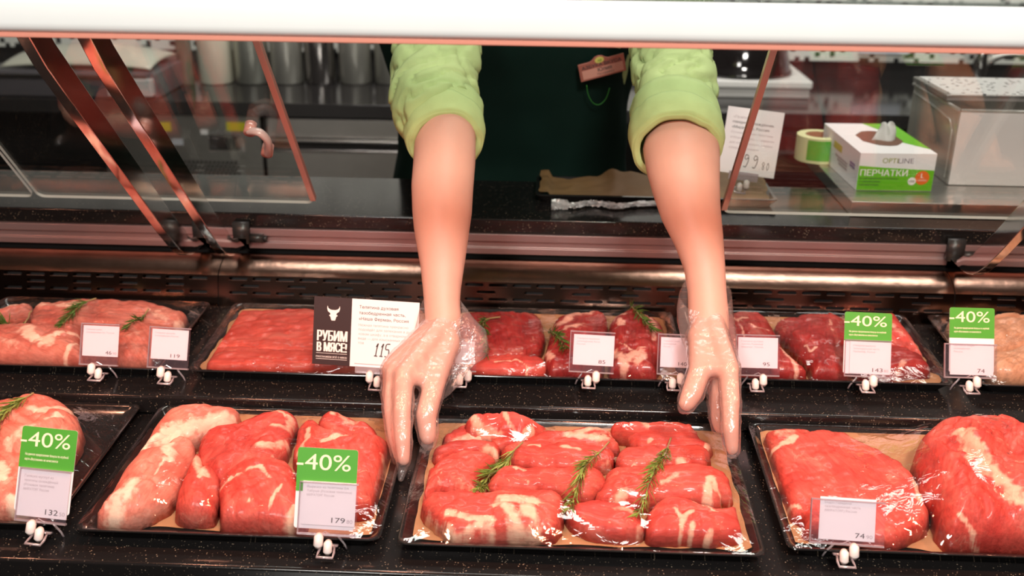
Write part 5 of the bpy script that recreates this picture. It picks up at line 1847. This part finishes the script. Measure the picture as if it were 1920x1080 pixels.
g.tube([(-.003, 0, bh), (-.003, bd, bh)], .0035, 8)
g.tube([(-.003, bd, bh), (bw, bd, bh)], .0035, 8)
g.tube([(0, -.001, bh), (bw, -.001, bh)], .0025, 8)
g.tube([(-.004, .012, bh * .08), (-.004, .016, bh * .70), (-.004, .03, bh * .82), (-.004, .09, bh * .86), (-.004, bd - .01, bh * .90)], .0022, 8)
g.build('bin_rim', M['frost'], root, True)
# steel edged tray resting over the bin
M['speckle'] = M['tile']
root2 = T(empty('steel_edged_tray', (bl.x + .0, bl.y + .05, PZ + bh + .006)), 'steel-edged tray with a ceiling reflection painted in black specks, lying across the plastic bin', 'tray')
g = MB().box(-.01, .32, 0, .18, 0, .010, 0)
g.build('tray_edge', M['steel'], root2, bevel=.001)
def speck():
    m, t, p = nt('speckle_reflection')  # reflection of the ceiling, painted on as black specks over white
    tc = t.nodes.new('ShaderNodeTexCoord'); v = t.nodes.new('ShaderNodeTexVoronoi'); v.inputs['Scale'].default_value = 70
    r = t.nodes.new('ShaderNodeValToRGB'); r.color_ramp.elements[0].position = .22; r.color_ramp.elements[0].color = (.02, .02, .02, 1); r.color_ramp.elements[1].position = .27; r.color_ramp.elements[1].color = (.75, .72, .70, 1)
    t.links.new(tc.outputs['Object'], v.inputs['Vector']); t.links.new(v.outputs['Distance'], r.inputs[0]); t.links.new(r.outputs[0], p.inputs['Base Color'])
    p.inputs['Roughness'].default_value = .25
    return m
MB().box(.0, .31, .006, .174, .0101, .0112).build('tray_top', speck(), root2)

# ------------------------------------------------------------------ back of the shop
BZ = 0.90
g = MB().box(-2.6, 2.9, 2.84, 3.40, BZ - .04, BZ)
o = g.build('back_worktop', mat('dark_glossy_stone', (.022, .020, .020), .12), None, bevel=.003)
T(o, 'long dark glossy worktop along the back wall', 'worktop')


def bk(px, py, Y=2.86):
    return at_y(px, py, Y)


def bz(px, py, z=BZ):
    return at_z(px, py, z)


# refrigerated unit with control panel, left
x0, x1 = bk(190, 260).x, bk(488, 260).x
root = T(empty('under_counter_fridge', ((x0 + x1) / 2, 2.87, 0.02)), 'stainless under-counter fridge with black control panel, seen through the left door', 'fridge')
w = x1 - x0
g = MB().box(-w / 2, w / 2, 0, .5, 0, BZ - .065)
g.build('body', M['brushed_dim'] if 'brushed_dim' in M else M['brushed'], root, bevel=.002)


def fl_box(x0, y0, x1, y1, d, name, m, par, ref, Y=2.866):
    a, b = bk(x0, y0, Y), bk(x1, y1, Y)
    return MB().box(a.x - ref.x, b.x - ref.x, Y - d - ref.y, Y + .003 - ref.y, b.z - ref.z, a.z - ref.z).build(name, m, par)


rl = root.location
fl_box(392, 254, 448, 281, .006, 'control_panel', M['black'], root, rl)
fl_box(322, 260, 344, 272, .003, 'plate', mat('grey_plate', (.55, .55, .60), .3), root, rl)
fl_box(424, 229, 467, 246, .002, 'warning_sticker', mat('yellow_sticker', (.60, .52, .02), .4), root, rl)
fl_box(300, 229, 321, 246, .002, 'warning_sticker', bpy.data.materials['yellow_sticker'], root, rl)
fl_box(376, 243, 390, 252, .002, 'paper_sticker', M['card'], root, rl)
g = MB()
pa, pb = bk(338, 300, 2.868), bk(452, 330, 2.868)
for j in range(4):
    for i in range(14):
        cx = pa.x + (pb.x - pa.x) * (i + .5 * (j % 2)) / 14 - rl.x
        cz = pa.z + (pb.z - pa.z) * (j + .5) / 4 - rl.z
        g.prism([(cx + .0045 * math.cos(q), cz + .0045 * math.sin(q)) for q in [2 * math.pi * k / 10 for k in range(10)]], .001, 0, Vector((0, 2.8695 - rl.y, 0)))
g.build('vent_holes', M['rail_dark'], root)
# drawer unit, centre left
x0, x1 = bk(493, 260).x, bk(1010, 260).x
root = T(empty('drawer_unit', ((x0 + x1) / 2, 2.87, 0.02)), 'stainless drawer cabinet under the back worktop, left of the dark apron', 'drawers')
w = x1 - x0
MB().box(-w / 2, w / 2, .012, .5, 0, BZ - .065).build('body', M['dark'], root)
rl = root.location
for i, (y0, y1) in enumerate(((222, 268), (283, 400))):
    a, b = bk(498, y0, 2.862), bk(1005, y1, 2.862)
    d = MB().box(a.x - rl.x, b.x - rl.x, -.006, .010, b.z - rl.z, a.z - rl.z).build('drawer', M['brushed'], root, bevel=.002)
    a, b = bk(500, y1 - 6 if i == 0 else 283, 2.84), bk(1003, y1 + 8 if i == 0 else 290, 2.84)
    MB().box(a.x - rl.x, b.x - rl.x, -.026, -.008, b.z - rl.z, a.z - rl.z).build('drawer_handle', M['steel'], d, bevel=.002)
# dark red cupboards, right
x0, x1 = bk(1330, 230).x, bk(2050, 230).x
root = T(empty('cupboard', ((x0 + x1) / 2, 2.87, 0.02)), 'dark red cupboards under the back worktop, seen right of the right arm', 'cupboard')
w = x1 - x0
MB().box(-w / 2, w / 2, .012, .5, 0, BZ - .065).build('body', M['dark'], root)
for i in range(3):
    d = MB().box(-w / 2 + w * i / 3 + .004, -w / 2 + w * (i + 1) / 3 - .004, -.006, .011, .05, BZ - .09).build('door', M['dark_red'], root, bevel=.002)
    MB().box(-w / 2 + w * (i + .3) / 3, -w / 2 + w * (i + .7) / 3, -.02, -.0065, BZ - .14, BZ - .13).build('handle', M['steel'], d)

# machine with the rounded white lid, far left
a, b = bz(-30, 180), bz(312, 178)
w = b.x - a.x
root = T(empty('packing_machine', (a.x, a.y - .03, BZ + .0005)), 'low dark countertop machine with a rounded white lid, top left behind the chrome struts', 'machine')
MB().box(0, w, .03, .33, 0, .075).build('body', mat('grey_machine', (.10, .09, .10), .35), root, bevel=.006)
MB().box(0, w * .96, .01, .04, .060, .068).build('front_trim', M['steel'], root)
MB().box(w * .74, w * .99, .0, .029, .012, .060).build('side_box', mat('pale_grey_box', (.45, .45, .44), .4), root, bevel=.003)
rows = []
for j in range(13):
    v = j / 12
    rows.append([(w * (.10 + .86 * u), .05 + .25 * v, .076 + .055 * (max(0, math.sin(math.pi * min(1, max(0, u * .96 + .02)))) ** .35) * (max(0, math.sin(math.pi * (v * .94 + .03))) ** .5)) for u in [i / 30 for i in range(31)]])
MB().grid(rows).build('lid', mat('cream_lid', (.62, .60, .50), .3, coat=.4), root, True, solid=.004)
# tall containers in a row
def canister(px, wpx, m, label, h=.24):
    p = bz(px, 160)
    r = wpx / 2 / 622.0
    o = MB().lathe([(r * .92, 0), (r, .004), (r, h - .02), (r * .97, h - .012), (r * .97, h), (r * .90, h), (r * .90, h - .005)], 40).build('canister', m, None, True)
    o.location = (p.x, p.y + r, BZ + .0005)
    o.modifiers.new('n', 'EDGE_SPLIT').split_angle = R(50)
    T(o, label, 'canister', 'tall canisters on the back worktop')
cw = mat('white_canister', (.72, .68, .56), .35, coat=.3)
canister(347, 28, mat('dark_canister', (.16, .14, .11), .3), 'dark olive canister beside the pale machine')
canister(398, 66, cw, 'tall cream white canister between two metal ones')
cs = mat('satin_steel', (.62, .61, .55), .42, .85, var=.1)
canister(466, 66, cs, 'tall steel canister just right of the cream white one')
canister(533, 62, cs, 'tall steel canister seen right of the left door edge')
canister(596, 58, M['steel'], 'duller steel canister, second from the left sleeve')
canister(662, 62, cs, 'shiny steel canister nearest the left sleeve')
canister(728, 60, cs, 'steel canister mostly hidden by the left sleeve')

# white scale with a black dome, right of the right sleeve
a, b = bz(1300, 182), bz(1515, 184)
w = b.x - a.x
root = T(empty('weighing_scale', (a.x, a.y, BZ + .0005)), 'white weighing scale on the back worktop right of the right sleeve', 'scale')
MB().box(0, w, .0, .30, 0, .026).build('base', M['white_enamel2'] if 'white_enamel2' in M else mat('scale_grey', (.55, .54, .52), .4), root, bevel=.004)
MB().box(-.004, w + .004, -.006, .31, .030, .052).build('platform', mat('scale_white', (.80, .79, .76), .3), root, bevel=.004)
p = bz(1408, 160, BZ + .055)
o = MB().lathe([(.150, 0), (.155, .006), (.148, .014), (.142, .04), (.132, .085), (.112, .120), (.075, .140), (.03, .146), (.001, .146)], 40).build('black_cover', mat('glossy_black_plastic', (.012, .010, .010), .08, coat=.6), None, True)
o.location = (a.x + w * .47, a.y + .155, BZ + .0532)
T(o, 'glossy black dome-shaped cover sitting on the white scale', 'cover')

# tap, grey and out of focus
p = bz(1768, 140)
root = T(empty('tap', (p.x, 3.22, BZ)), 'grey metal tap in front of the tiled wall, upper right', 'tap')
MB().tube([(0, 0, .0005), (0, 0, .20)], .022, 16).build('column', M['steel'], root, True)
MB().tube(catmull([(0, 0, .07), (.05, -.02, .115), (.12, -.04, .12), (.17, -.05, .10)], 6, False), .012, 12).build('spout', M['brushed'], root, True)
# white bracket board above the tile band
p0, p1 = bk(1612, 84, 3.40), bk(1702, 102, 3.40)
o = MB().box(p0.x, p1.x, 3.392, 3.4085, p1.z, p0.z + .05).build('notice_board', mat('bluish_white', (.72, .74, .82), .3), None, bevel=.002)
T(o, 'pale blank board on the mosaic tiles, upper right', 'board')
